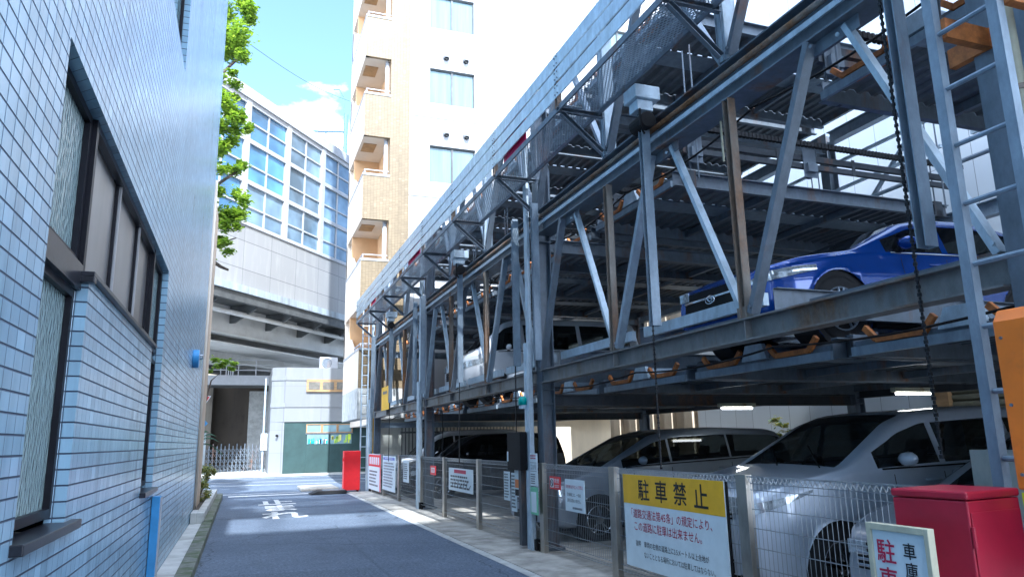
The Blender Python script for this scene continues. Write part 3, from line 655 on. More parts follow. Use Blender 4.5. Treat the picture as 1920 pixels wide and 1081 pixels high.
# tiled corner with balconies
X0, X1 = 3.52, 5.17; YD = 28.4
bal = []
for k in range(-3,8):
    z0 = 13.93+PF*k; bal.append((z0, z0+1.47))
holes = [(.0,.94,a,b) for a,b in bal if a > 4.2]
q = MB(); facade(q,(X0,YB-.02,0),(1,0,0),(0,0,1),(0,X1-X0),(3.3,40),holes,.14); tw = q.build('tiled_pier', m_tiley, ap, fixn=False)
q = MB(); facade(q,(X0,YD,0),(0,-1,0),(0,0,1),(0,YD-YB+.02),(3.3,40),[(.25,YD-YB+.02-.0,a,b) for a,b in bal if a > 4.2],.14); q.build('side_wall', m_cream, ap, fixn=False)
q = MB(); q.box(X0,3.9,YB-.018,YD,2.3,3.295); q.box(3.9,X1-.002,YB-.018,YB+.2,2.3,3.295); q.build('concrete_base', m_conc, ap)
for a,b in bal:
    if a < 4.2: continue
    q = MB(); q.box(X0+.01,X1-.02,YB+.0,YD-.1,b+.001,b+.16); q.build('balcony_soffit', m_cream, ap)
    q = MB(); q.box(3.62,4.1,25.2,26.0,b-.02,b+.0005); q.build('hatch', m_wood, ap)
    q = MB(); q.box(X0+.14,X1-.3,YB+.16,YD-.2,a-1.28,a-1.16); q.build('balcony_floor', m_conc, ap)
    q = MB(); q.box(X0-.015,X0+.155,YB-.04,YD-.02,a-.03,a+.05); q.box(X0+.156,X0+.95,YB-.04,YB+.12,a-.03,a+.05); q.build('coping', m_white, ap)
    q = MB(); q.bar((X0+.07,YB+.05,a+.2),(X0+.07,YD-.3,a+.2),.03,.03); q.bar((X0+.07,YB+.05,a+.2),(X0+.92,YB+.05,a+.2),.03,.03)
    for yy in (YB+.05,YB+1.3,YB+2.6): q.bar((X0+.07,yy,a+.04),(X0+.07,yy,a+.2),.025,.025)
    q.bar((X0+.8,YB+.05,a+.04),(X0+.8,YB+.05,a+.2),.025,.025); q.build('handrail', m_stw, ap)
    q = MB(); q.prism([(25.95,a+.051),(28.38,a+.051),(28.38,b)],X0+.0,X0+.12,'x'); q.build('side_fin', m_cream, ap)
    q = MB(); q.tube([(X0+.84,YB+.22,a-1.1),(X0+.84,YB+.22,b+.01)],.075,12); q.build('downpipe', m_stw, ap, smooth=True)
q = MB(); q.box(X0+.98,X0+1.1,YB+.13,YD,3.3,40); q.box(X0+.02,X0+.979,27.0,27.12,3.3,40); q.build('balcony_back_wall', m_orangep, ap)
q = MB(); q.box(5.2,9,YD+.01,42,2.3,40); q.build('rear_wing', m_cream, ap)
q = MB(); q.box(3.98,24,24.95,25.15,0,2.295); q.box(7.5,24,25.151,44,0,2.295); q.build('ground_floor_wall', mat('grey_green_render', (.42,.43,.38), .8, var=.14, scale=1.5), ap)
q = MB(); q.box(6.4,24,24.80,24.94,0,2.29); q.build('cream_ground_wall', mat('warm_cream_render', (.60,.52,.38), .8, var=.14, scale=.8, stretch=(1,1,.3)), ap)
pf = thing('picket_fence', 'dark slatted fence standing before the cream ground floor wall', 'fence', (6,24.4,0))
q = MB()
for i in range(34): q.box(5.0+i*.12,5.03+i*.12,24.42,24.45,.1,2.0)
q.build('picket', m_dsteel, pf); q = MB(); q.box(4.98,9.05,24.455,24.49,.3,.36); q.box(4.98,9.05,24.455,24.49,1.8,1.86); q.build('rail', m_dsteel, pf)
# buildings behind the parking tower
wb = thing('white_panel_building', 'white panelled wall behind the parked cars on the right', 'building', (11.2,8,0))
m_wp = panel_mat('white_wall_panel', (.66,.70,.72), (.28,.30,.31), .62, 3.0, .012, .5, dirt=(.5,.52,.52), streak=.3)
q = MB(); q.box(11.2,20,9.3,16.4,0,15); q.box(11.2,20,-6,9.298,2.85,15); q.build('wall', m_wp, wb)
q = MB()
for i in range(24): z=.05+i*.115; q.prism([(11.22,z),(11.18,z+.03),(11.18,z+.085),(11.22,z+.112)],2,9.28,'y')
q.build('roller_shutter', mat('olive_shutter', (.16,.15,.10), .6, var=.1), wb)
q = MB(); q.box(11.24,19,-5,9.27,.0,2.84); q.build('shutter_backing', m_dsteel, wb)
q = MB(); q.box(11.1,11.199,9.0,9.29,0,2.84); q.build('shutter_guide', m_wood, wb)
bb = thing('beige_pier_building', 'beige fluted wall behind the silver minivan', 'building', (11.3,18,0))
q = MB(); q.box(11.3,18,16.42,21.5,0,7)
for i in range(5): q.box(11.15,11.298,16.6+i*1.0,17.0+i*1.0,0,7)
q.build('wall', mat('beige_stucco', (.52,.43,.31), .85, var=.12, scale=1.5), bb)
pl = thing('wall_plant', 'small leafy green plant against the white panelled wall', 'plant', (10.6,12.4,0))
q = MB(); q.tube([(10.6,12.4,0),(10.6,12.42,.9),(10.62,12.4,1.6)],[.03,.02,.01],6); q.build('stem', m_bark, pl)
leaves([(10.6,12.4,1.75,.3,.4,.3)], .14, .4, 'foliage', m_leafd, pl, 170, 9)
# unseen building added behind the camera to shade the lane; slats shape sun streaks
rb = thing('lane_shade_block', 'unseen tall block with a slatted roof screen, added to shade the lane', 'building', (4,-28,0))
q = MB(); q.box(-4,12,-31,-25,0,44.97); q.build('wall', m_white, rb)
q = MB(); rn = random.Random(11)
def slat(y0,y1,x0,x1):       # y0..y1 = where on the ground its shade should fall
    q.box(x0,x1,-25.10,-25.0,(y0+25)*1.15,(y1+25)*1.15)
yy = 16.75
for th,gp in ((.9,.18),(.55,.2),(1.2,.3),(.45,.25),(1.0,.2),(.8,.3),(1.3,.25),(.9,.3),(.7,.25)):
    x = -3.8
    while x < 2.6:
        w_ = rn.uniform(1.2,3.4); e = rn.uniform(-.14,.14); slat(yy+e, yy+th+rn.uniform(-.1,.18), x, min(x+w_,2.75)); x += w_+rn.choice((0,0,.12,.3))
    yy += th+gp
q.build('shade_screen', m_dsteel, rb)
q = MB()
for x in (-3.6,-1.8,.2,2.0): q.box(x-.06,x+.06,-25.3,-25.12,44.97,59)
q.build('screen_post', m_dsteel, rb)

# ------------------------------------------------------------------ steel parking tower
BAY = 2.365; P0 = 2.655
posts = [P0+BAY*i for i in range(10)]               # 2.655 ... 23.94 ; every third is a main column
XF = 4.03; XB = 9.85
pt = thing('parking_tower', 'open steel multi-level parking frame with columns, girders and lattice braces', 'parking tower', (XF,P0,0))
ctr = {'n':0}
def part(q, name, m, **k): return q.build(name, m, pt, **k)
cols = [posts[i] for i in (0,3,6,9)]
for y in cols:
    for x in (XF+.07, XB):
        q = MB(); q.hbeam((x,y,.05),(x,y,6.9),.2,.2,.014,.012,(1,0,0)); q.box(x-.16,x+.16,y-.16,y+.16,-.015,.05)
        for z in (2.0,2.2,2.42,4.4,4.75): q.box(x-.098,x+.098,y-.099,y+.099,z,z+.012)
        part(q,'column', m_stl)
# galvanised guide covers on the column fronts
for y in cols[1:]:
    q = MB(); q.box(3.90,3.94,y+.10,y+.22,0,6.5); q.box(3.90,3.99,y+.222,y+.234,0,6.5); q.box(3.84,3.899,y+.02,y+.075,0,2.9); q.box(3.84,3.899,y+.15,y+.20,0,2.9); q.box(3.85,3.86,y+.076,y+.149,0,2.9)
    part(q,'guide_cover', m_galb)
    q = MB(); q.box(3.87,3.96,y-.06,y+.06,.02,.16); q.box(3.9,3.99,y-.11,y-.07,.0,.10); part(q,'base_block', m_bplast)
# front girders
q = MB()
ya, yb = 1.6, posts[9]
for i in range(3):
    y0,y1 = cols[i]+.11, cols[i+1]-.11
    q = MB(); q.hbeam((XF,y0,2.385),(XF,y1,2.385),.19,.16,.014,.012)
    for p in posts:
        if y0 < p < y1: q.box(XF-.075,XF-.007,p-.006,p+.006,2.306,2.464)
    part(q,'girder', m_gird)
    q = MB(); q.hbeam((XF+.06,y0,4.67),(XF+.06,y1,4.67),.36,.26,.016,.012); part(q,'girder', m_stl)
    q = MB(); q.tube([(XF-.05,y0-.02,4.74),(XF-.05,y1+.02,4.74)],.028,8); part(q,'conduit', m_rust, smooth=True)
    q = MB(); q.bar((XF-.075,y0,4.62),(XF-.075,y1,4.62),.02,.05); part(q,'flange_strip', m_galb)
    q = MB(); q.hbeam((XF+.06,y0,6.74),(XF+.06,y1,6.74),.26,.24,.016,.012); part(q,'girder', m_gal)
    for z in (2.2,4.6,6.8):
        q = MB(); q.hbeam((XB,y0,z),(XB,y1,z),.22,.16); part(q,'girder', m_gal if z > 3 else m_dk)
# near stub of the frame (towards the viewer)
q = MB(); q.hbeam((XF,1.2,2.385),(XF,cols[0]-.11,2.385),.19,.16); q.hbeam((XF+.06,1.2,4.67),(XF+.06,cols[0]-.11,4.67),.36,.26); q.hbeam((XF+.06,1.2,6.74),(XF+.06,cols[0]-.11,6.74),.26,.24); part(q,'girder', m_stl)
# cross girders (front to back) at the columns and thin cable rails at the bay lines
for y in cols:
    for z,h in ((2.06,.17),(4.36,.2),(6.6,.2)):
        q = MB(); q.hbeam((XF+.19,y,z),(XB-.11,y,z),h,.15)
        q.box(XF+.2,XF+.5,y-.012,y-.0065,z-.05,z+.05)
        for a in (XF+.26,XF+.34):
            for c in (-.03,.03): q.disc((a,y-.0125,z+c),(0,-1,0),.014,.008,8)
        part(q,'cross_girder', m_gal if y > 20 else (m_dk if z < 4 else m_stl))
for i,y in enumerate(posts):
    for z in (5.16,):
        q = MB(); yy = y-.0 if i%3 else y-.16
        q.chan((5.1,yy,z+.06),(10.0,yy,z+.06),.08,.05,.008,sgn=-1); q.chan((5.1,yy,z-.06),(10.0,yy,z-.06),.07,.05,.008,sgn=-1)
        for xx in (5.3,6.6,7.9,9.2): q.box(xx-.03,xx+.03,yy-.012,yy-.007,z-.12,z+.12)
        part(q,'cable_rail', m_dk)
for i,y in enumerate(posts[1:-1]):
    yy = y-.12
    q = MB(); q.bar((5.2,yy,5.36),(9.9,yy,5.36),.05,.06); x = 5.25
    while x < 9.8: q.box(x,x+.035,yy-.032,yy+.032,5.325,5.395); x += .06
    part(q,'cable_chain', m_chain)
    for xx in (5.15,7.0,8.8):
        q = MB(); q.box(xx,xx+.22,yy+.09,yy+.10,4.93,5.33); q.box(xx+.03,xx+.19,yy+.04,yy+.089,5.0,5.12); q.disc((xx+.11,yy+.10,4.98),(0,1,0),.06,.05,12); part(q,'hanger_bracket', m_stl)
for i in range(9):
    a,b = posts[i]+.1, posts[i+1]-.1
    for x,z in ((4.75,5.25),(9.5,5.3),(9.4,2.75)):
        q = MB(); q.tube([(x,a,z),(x,b,z)],.035,8); q.tube([(x,a+.2,z),(x,a+.34,z)],.085,12); part(q,'drive_shaft', m_gal if z>3 else m_stl)
    q = MB(); c = posts[i]+1.2; q.tube([(4.75,c,5.21),(4.8,c+.3,5.0),(4.78,c+.55,5.1),(4.75,c+.8,5.22)],.012,6); part(q,'loose_wire', m_bplast)
for i in range(9):
    for x in (5.25,9.5):
        for sg in (-1,1):
            y = posts[i]+BAY/2+sg*1.10; q = MB(); q.tube([(x,y,4.7),(x,y,6.55)],.011,6); part(q,'lift_rod', m_stl)
    q = MB(); a = posts[i]; q.tube([(4.22,a+BAY*k/8,4.44-.10*math.sin(math.pi*k/8)-.02*(i%3)) for k in range(9)],.011,6); part(q,'draped_cable', m_bplast)
    q = MB(); q.tube([(4.24,a+BAY*k/8,2.24-.06*math.sin(math.pi*k/8)) for k in range(9)],.010,6); part(q,'draped_cable', m_bplast)
    q = MB(); q.box(4.16,4.24,a+.32,a+.50,4.56,4.80); q.tube([(4.2,a+.41,4.56),(4.2,a+.41,4.3),(4.24,a+.46,4.1)],.012,6); part(q,'junction_box', m_pipe if i%2 else m_dk, bevel=.005)
    q = MB(); q.chan((4.55,a+.1,6.3),(4.55,a+BAY-.1,6.3),.08,.05,.008); part(q,'inner_rail', m_stl)
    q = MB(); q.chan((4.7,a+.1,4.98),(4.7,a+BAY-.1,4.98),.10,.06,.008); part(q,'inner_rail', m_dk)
    q = MB(); q.chan((9.3,a+.1,3.4),(9.3,a+BAY-.1,3.4),.07,.05,.008); part(q,'inner_rail', m_gal)
# lattice: uprights and braces
def web(z0,z1,m1,mats,uprights=True,names=('upright','brace')):
    for i,y in enumerate(posts):
        if i%3 and uprights:
            q = MB(); q.chan((XF-.01,y,z0),(XF-.01,y,z1),.085,.07,.008,(0,1,0)); q.box(XF-.062,XF-.058,y-.1,y+.1,z0,z0+.10) if z0<3 else None
            part(q, names[0], m1)
        for s in (-1,1):
            ym = y+s*BAY/2
            if ym < 1 or ym > posts[-1]: continue
            y_b = y+s*(.10 if i%3 else .17); y_t = y+s*(BAY/2-.14)
            q = MB(); xx = XF+.03 if s>0 else XF-.035
            if s > 0: q.bar((xx,y_b,z0+.02),(xx,y_t,z1-.02),.045,.075,(1,0,0))
            else: q.chan((xx,y_b,z0+.02),(xx,y_t,z1-.02),.09,.05,.008,(1,0,0))
            for (yy,zz) in ((y_b,z0+.08),(y_t,z1-.08)): q.disc((xx-.05,yy+s*.02*(zz-z0),zz),(-1,0,0),.016,.014,8)
            part(q, names[1], mats[(i*2+(s>0))%len(mats)])
web(2.48,4.49,m_rust,[m_gal,m_galb,m_stl,m_galb])
web(4.86,6.60,m_gal,[m_stl,m_gal])
# gusset plates under the top chord
for i in range(9):
    ym = posts[i]+BAY/2; q = MB(); q.box(XF+.004,XF+.010,ym-.28,ym+.28,4.38,4.488); part(q,'gusset_plate', m_stl)
# hanging pallet guides and drive boxes
for y in (3.12,6.27,9.42,10.25,13.36,16.5,17.35,20.46,23.5):
    q = MB(); q.chan((3.90,y,2.60),(3.90,y,4.9),.07,.09,.008,(0,1,0)); part(q,'hanging_guide', m_gal)
for y in (6.27,13.36,20.46):
    q = MB(); q.box(3.70,4.0,y-.13,y+.13,5.02,5.17); q.box(3.74,3.93,y-.09,y+.09,4.9,5.018); part(q,'drive_cover', m_galb, bevel=.008)
    q = MB(); q.tube([(3.84,y-.13,4.78),(3.84,y+.13,4.78)],.09,14); q.tube([(3.76,y-.1,4.9),(3.74,y-.12,4.7),(3.8,y-.1,4.62)],.012,6); part(q,'drive_motor', m_bplast)
# guard tube behind the lower girder
for i in range(9):
    a,b = posts[i]+.14, posts[i+1]-.14
    if i > 0:
        q = MB(); q.bar((4.32,a,2.69),(4.32,b,2.69),.06,.115); part(q,'guard_tube', m_galb)
    q = MB(); q.chan((4.4,posts[i]+.13,2.66),(9.6,posts[i]+.13,2.66),.26,.05,.008); part(q,'side_plate', m_stl)
    q = MB(); q.box(4.36,4.375,a+.2,b-.2,2.40,2.60); part(q,'guard_plate', m_stl)
# walkway with plank parapet
WZ = 5.42
for i in range(9):
    a,b = posts[i]+.02, posts[i+1]-.02
    q = MB(); q.box(3.385,3.88,a,b,WZ-.004,WZ+.004); part(q,'walkway_plate', m_mesh)
    q = MB(); q.bar((3.37,a,WZ-.02),(3.37,b,WZ-.02),.02,.075); q.bar((3.885,a,WZ-.02),(3.885,b,WZ-.02),.02,.075); part(q,'walkway_edge', m_stl)
for i,y in enumerate(posts):
    q = MB(); q.chan((3.345,y,WZ-.045),(4.1,y,WZ-.045),.06,.045,.007); q.chan((3.40,y,WZ-.08),(3.93,y,4.90),.06,.045,.007); part(q,'bracket', m_stl)
    q = MB(); q.chan((3.40,y-.25 if 0 else y,WZ-.02),(3.40,y,6.12),.075,.05,.007,(0,1,0)); part(q,'rail_post', m_rust)
    q = MB(); q.box(3.96,4.10,y-.065,y+.065,4.87,6.6); part(q,'wall_post', m_galb) if i%3 else None
for k,(z0,z1) in enumerate(((5.54,5.705),(5.738,5.90),(5.934,6.10))):
    for i in range(9):
        q = MB(); dz = random.uniform(-.004,.004); q.box(3.345,3.362,posts[i]-.02+.03*(i>0),posts[i+1]+.005,z0+dz,z1+dz)
        q.box(3.363,3.39,posts[i]+.02,posts[i+1]-.02,z1-.012+dz,z1+dz); part(q,'parapet_plank', m_plank)
q = MB()
for i,y in enumerate(posts):
    for dy in (-.05,.02):
        for z in (5.58,5.67,5.78,5.86,5.97,6.06): q.disc((3.344,y+dy,z),(-1,0,0),.010,.008,6)
part(q,'rail_bolt', m_stl)
# back lattice, teal motors, rusty plate
for i in range(9):
    for z0,z1 in ((4.75,6.65),):
        a = posts[i]+.12; b = posts[i+1]-.12
        q = MB(); q.bar((XB,a,z0),(XB,b,z1) if i%2 else (XB,b,z0),.05,.06,(1,0,0)) if i%2 else q.bar((XB,a,z1),(XB,b,z0),.05,.06,(1,0,0)); part(q,'back_brace', m_gal)
for y,z in ((8.3,7.3),(6.1,6.2),(13.5,7.2),(15.8,5.0),(11.2,5.2)):
    q = MB(); q.tube([(XB-.25,y-.25,z),(XB-.25,y+.2,z)],.14,14); q.box(XB-.42,XB-.08,y-.34,y-.24,z-.17,z+.17); part(q,'drive_motor', m_teal)
q = MB(); q.box(XB-.03,XB-.01,7.0,8.1,6.45,7.05); part(q,'cover_plate', steel('rust_stained_plate', (.62,.60,.55), .6, .1, (.55,.68)))
for y in (12.0,9.0,5.5):
    q = MB()
    for z in (5.8,6.3): q.bar((XB,y-1.5,z),(XB,y+1.5,z),.05,.05)
    part(q,'back_rail', m_galb)

# pallets: one car tray per bay on each raised level
def pallet(loc, label, grp, humps=True):
    x,y,z = loc; o = thing('car_pallet', label, 'car pallet', loc, grp); w = 1.06; l = 4.75
    q = MB()
    for sg in (-1,1): q.chan((x,y+sg*w,z-.07),(x+l,y+sg*w,z-.07),.19,.06,.01,sgn=-sg if 0 else (1 if sg<0 else -1))
    for xx in (.03,1.6,3.2,l-.03): q.box(x+xx-.03,x+xx+.03,y-w+.02,y+w-.02,z-.13,z-.04)
    q.build('frame', m_stl, o)
    q = MB(); q.box(x-.035,x+.0,y-w,y+w,z-.17,z-.09); q.build('front_beam', m_gal, o)
    q = MB(); q.prism([(y-.2,z-.06),(y+.2,z-.06),(y+.13,z+.10),(y-.13,z+.10)],x-.03,x+.018,'x'); q.build('hump_plate', m_galb, o)
    q = MB(); pr = []; n = 26; st = (l-.1)/n
    for i in range(n):
        a = .05+i*st; pr += [(a,-.035),(a+st*.25,-.035),(a+st*.4,.0),(a+st*.85,.0)]
    pr.append((l-.05,-.035))
    for sg in (-1,1):
        y0,y1 = (y+.18,y+w-.008) if sg>0 else (y-w+.008,y-.18)
        vs = []; fs = []
        for (a,b) in pr: vs += [(x+a,y0,z+b),(x+a,y1,z+b)]
        for i in range(len(pr)-1): fs.append((2*i,2*i+1,2*i+3,2*i+2))
        q.add(vs,fs)
    q.build('deck', m_deck, o, fixn=False)
    q = MB(); q.prism([(y-.2,z-.042),(y+.2,z-.042),(y+.12,z+.08),(y-.12,z+.08)], x+.02, x+l-.05, 'x'); q.build('centre_hump', m_gal, o)
    for sg in (-1,1):
        c = y+sg*.56; q = MB(); h = .34
        for (p,q_) in (((c-h,z+.06),(c-h+.11,z-.055)),((c-h+.11,z-.055),(c+h-.11,z-.055)),((c+h-.11,z-.055),(c+h,z+.06))):
            q.bar((x-.02,p[0],p[1]),(x-.02,q_[0],q_[1]),.05,.04,(1,0,0))
        q.box(x+.02,x+.16,c-h+.1,c+h-.1,z-.08,z-.03); q.build('wheel_guide', m_orust, o)
    for sx in (.15,l-.3):
        for sg in (-1,1):
            q = MB(); q.box(x+sx,x+sx+.16,y+sg*(w+.01) if sg>0 else y-w-.07,y+w+.07 if sg>0 else y-w-.01,z-.16,z+.06); q.disc((x+sx+.08,y+sg*(w+.02),z-.12),(0,sg,0),.05,.05,10); q.build('hanger_lug', m_dk, o)
    return o
ordn = ['first','second','third','fourth','fifth','sixth','seventh','eighth','ninth']
lev = [('lower raised level',2.33),('middle raised level',4.75),('top raised level',7.12)]
proto = None
occ = {0:'empty',1:'carrying the blue car',5:'carrying the white van'}
for li,(ln,z) in enumerate(lev):
    for i in range(9):
        yc = posts[i]+BAY/2; dx = random.uniform(-.03,.03)
        lab = 'orange-cupped steel car tray on the %s, %s bay from the ladder' % (ln, ordn[i])
        if li == 0 and i in (1,5): lab = 'steel car tray with orange wheel cups %s' % occ[i]
        if (li,i) in ((1,1),(2,1)): continue
        if proto is None: proto = pallet((5.0,yc,z), lab, 'steel car trays of the parking tower')
        else: copy_tree(proto, (5.0+dx,yc,z+(random.uniform(-.03,.05) if li else 0)), lab)
# chains and cables hanging down the front
def chain(x,y,z0,z1,lab,beads=True,name='hanging_chain'):
    q = MB()
    if beads:
        z = z0; i = 0
        while z < z1:
            q.box(x-.005,x+.005,y-.006,y+.006,z,z+.022) if i%2 else q.box(x-.007,x+.007,y-.011,y+.011,z,z+.022); z += .024; i += 1
    else: q.tube([(x,y,z0),(x+.01,y,(z0+z1)/2),(x,y,z1)],.010,6)
    return tag(q.build(name, m_chain), lab, 'chain')
chain(3.83,3.2,1.35,6.8,'thick black roller chain hanging beside the ladder in front of the blue car')
chain(3.84,6.3,1.2,4.75,'black chain hanging from the near drive box down past the silver minivan')
chain(3.84,13.4,1.1,4.75,'thin black cable hanging from the middle drive box',False,'hanging_cable')
chain(3.84,10.32,1.0,4.75,'thin dark cable hanging beside the black control box',False,'hanging_cable')
chain(3.84,20.5,1.0,4.75,'thin dark cable hanging past the yellow plate',False,'hanging_cable')
chain(4.3,16.4,.9,2.2,'dark cable hanging behind the second column',False,'hanging_cable')
# lights under the trays
def fluo(x,y,z,lab):
    o = thing('fluorescent_lamp', lab, 'lamp', (x,y,z))
    q = MB(); q.box(x-.05,x+.62,y-.04,y+.04,z+.02,z+.075); q.build('housing', m_pipe, o)
    q = MB(); q.tube([(x,y,z),(x+.57,y,z)],.018,8); q.build('tube', emit('lit_lamp_tube', (1,.95,.85), 4.5), o)
fluo(7.75,7.0,1.99,'lit fluorescent lamp under the trays above the nearer silver car')
fluo(7.0,9.60,1.93,'lit fluorescent lamp on the cross girder above the silver minivan')

# ladder, near column fittings, orange cabinet
ld = thing('ladder', 'grey steel access ladder fixed before the near column', 'ladder', (3.6,2.48,0))
for y in (2.30,2.66):
    q = MB(); q.chan((3.6,y,.05),(3.6,y,7.5),.055,.05,.008,(1,0,0),sgn=1); q.build('stile', m_gal, ld)
for i in range(22):
    z = .36+i*.335; q = MB(); q.tube([(3.6,2.30,z),(3.6,2.66,z)],.015,8); q.build('rung', m_gal, ld)
for z in (3.75,6.0):
    q = MB(); q.box(3.63,4.04,2.63,2.68,z-.06,z+.06); q.box(3.63,4.04,2.26,2.31,z-.06,z+.06); q.box(3.98,4.03,2.0,2.9,z-.061,z+.061); q.build('wall_bracket', m_orust, ld)
q = MB(); q.box(3.97,4.32,2.02,2.50,0,7.1); part(q,'column_casing', m_gal)
q = MB(); q.box(3.92,3.968,2.30,2.34,0,7.1); part(q,'casing_rib', m_gal)
cp = thing('conduit_pipe', 'cream painted conduit pipe strapped up the near column', 'pipe', (3.85,2.5,1.8))
q = MB(); q.tube([(3.86,2.44,1.7),(3.86,2.44,7.5)],.032,12); q.build('pipe_run', m_pipe, cp, smooth=True)
for z in (2.75,3.3,4.0,5.0):
    q = MB(); q.tube([(3.86,2.44,z),(3.86,2.44,z+.03)],.042,12); q.build('clamp', m_rust, cp)
oc = thing('orange_cabinet', 'bright orange operating cabinet beside the ladder', 'cabinet', (3.5,2.1,1.2))
q = MB(); q.prism([(3.42,1.23),(3.57,1.23),(3.57,2.08),(3.46,2.08),(3.42,2.02)],1.75,2.48,'y'); q.build('casing', m_or, oc, bevel=.01)
for z in (1.30,1.62,1.94):
    q = MB(); q.disc((3.4195,2.445,z),(-1,0,0),.008,.006,8); q.build('bolt', m_stl, oc)
q = MB(); q.box(3.4165,3.4195,2.0,2.40,1.28,1.285); q.build('seam', m_rust, oc)
q = MB(); q.box(3.40,3.412,2.40,2.45,1.14,1.22); q.build('warning_sticker', mat('fluorescent_yellow', (.75,.80,.02), .5), oc)
q = MB(); q.box(3.45,3.56,1.85,2.42,.9,1.225); q.build('base', m_dk, oc)
# red locker
lk = thing('red_locker', 'crimson metal locker standing before the fence beneath the orange cabinet', 'locker', (3.16,2.6,0))
ML = Matrix.Translation((3.02,2.43,0)) @ Matrix.Rotation(rad(7),4,'Z')
q = MB(ML); q.box(0,.40,0,.36,.03,1.20); q.build('body', m_crim, lk, bevel=.008)
q = MB(ML); q.box(-.005,.405,-.005,.365,1.203,1.24); q.build('lid', m_crim, lk, bevel=.01)
q = MB(ML); q.box(-.006,-.001,.08,.14,.68,.74); q.build('latch', m_crim, lk)
q = MB(ML); q.box(.012,.388,-.006,-.001,.10,1.15); q.build('door', m_crim, lk, bevel=.004)
q = MB(ML); q.box(.33,.36,-.022,-.007,.62,.74); q.build('handle', m_stl, lk, bevel=.004)
for z in (.25,1.0):
    q = MB(ML); q.tube([(.004,-.010,z),(.004,-.010,z+.09)],.009,8); q.build('hinge', m_crim, lk)
mp_ = thing('metal_panel', 'blank brushed metal panel standing behind the red locker', 'panel', (3.9,2.9,1.2))
q = MB(); q.box(3.88,3.90,2.66,3.06,1.0,1.40); q.build('panel_sheet', m_ss, mp_)
q = MB(); q.box(3.905,3.93,2.84,2.88,.0,1.36); q.build('stay', m_stl, mp_)

# ------------------------------------------------------------------ fence along the bays
fe = thing('mesh_fence', 'waist-high welded mesh fence with stainless posts along the parking bays', 'fence', (3.94,P0,0))
def fpost(y):
    q = MB(); q.box(3.90,3.97,y-.13,y+.0,.0,1.19); q.build('post', m_ss, fe, bevel=.004)
fy = [2.8,5.24,7.53,9.62,12.55,14.88,16.98,19.5,21.7,23.7]
for y in fy: fpost(y)
def fpanel(a,b):
    q = MB(); y = a; r_ = .0017; x = 3.935
    z0,z1 = .17,1.12
    n = int((b-a)/.05)
    for i in range(n+1):
        yy = a+(b-a)*i/n
        q.add([(x-r_,yy-r_,z0),(x+r_,yy-r_,z0),(x+r_,yy+r_,z0),(x-r_,yy+r_,z0),(x-r_,yy-r_,z1),(x+r_,yy-r_,z1),(x+r_,yy+r_,z1),(x-r_,yy+r_,z1)],[(0,1,5,4),(1,2,6,5),(2,3,7,6),(3,0,4,7)])
    for z in [.17,.32,.47,.62,.77,.92,1.07]: q.bar((x-.006,a,z),(x-.006,b,z),.005,.006)
    for i in range(n+1):                      # rolled top edge
        yy = a+(b-a)*i/n; q.bar((x,yy,1.12),(x+.03,yy,1.175),.005,.005); q.bar((x+.03,yy,1.175),(x-.03,yy,1.175),.005,.005); q.bar((x-.03,yy,1.175),(x,yy,1.125),.005,.005)
    for dx,z in ((.03,1.175),(-.03,1.175),(0,1.12)): q.bar((x+dx,a,z),(x+dx,b,z),.007,.007)
    for dx,z in ((.03,.12),(-.03,.12),(0,.17)): q.bar((x+dx,a,z),(x+dx,b,z),.007,.007)
    q.build('mesh_panel', m_wire, fe, fixn=False)
for a,b in zip(fy[:-1],fy[1:]):
    fpanel(a+.02,b-.15)

# ------------------------------------------------------------------ signs (reading direction = -y, facing the lane)
UD, VD = (0,-1,0), (0,0,1)
def board(name,lab,cat,yl,yr,z0,z1,x=3.905,m=None,group=None,t=.012):
    o = thing(name, lab, cat, (x,(yl+yr)/2,z0), group)
    q = MB(); q.box(x-t,x,yr,yl,z0,z1); q.build('plate', m or m_signw, o, bevel=.0015); return o
def face(o,yl,yr,z0,z1,m,name='colour_band',x=3.905,t=.012,e=.002):
    q = MB(); q.box(x-t-e,x-t-.0003,yr,yl,z0,z1); return q.build(name, m, o)
s = board('parking_ban_sign','large yellow and white no-parking notice on the fence','sign',7.18,5.40,.20,1.125)
face(s,7.18,5.40,.83,1.125,m_yel)
X_ = 3.8905
def tline(o,body,m,yl,yr,z0,z1,bold=.012,x=X_,name='lettering'): return add_text(name,body,o,m,(x,yl,z0),UD,VD,yl-yr,z1-z0,bold=bold,spacing=1.0)
for i,ch in enumerate('駐車禁止'): tline(s,ch,m_ink,6.86-i*.335,6.86-i*.335-.22,.875,1.085,.03)
tline(s,'「道路交通法第45条」の規定により、',m_redink,7.02,5.60,.690,.785,.035)
tline(s,'この道路に駐車は出来ません。',m_redink,6.97,5.77,.565,.66,.035)
tline(s,'抜粋　車両の右側の道路上に3.5メートル以上余地が',m_ink,6.96,5.68,.415,.475)
tline(s,'ないこととなる場所においては駐車してはならない。',m_ink,6.80,5.60,.315,.375)
for ya_ in (7.17,5.38):
    q = MB(); q.box(3.906,3.922,ya_,ya_+.03,.19,1.12); q.build('back_frame', m_bplast, s)
s = board('entry_ban_notice','white notice with red heading beside the small red plate on the fence','sign',8.72,8.16,.625,1.01)
tline(s,'契約者以外立入り禁止',m_redink,8.69,8.19,.90,.945,.04)
tline(s,'駐車場には、一切の',m_ink,8.65,8.25,.805,.85,.02); tline(s,'責任は負いません。',m_ink,8.65,8.25,.735,.78,.02)
q = MB(); scribble(q,(X_,8.5,.645),UD,VD,.28,.05,1,2); q.build('fine_print', m_stl, s)
s = board('no_smoking_plate','small red no-smoking plate near the first column','sign',9.22,8.87,.862,1.025,m=m_red)
face(s,9.195,9.08,.885,1.0,m_signw,'white_panel')
q = MB(); n=20; c = Vector((3.8895,9.1375,.9425))
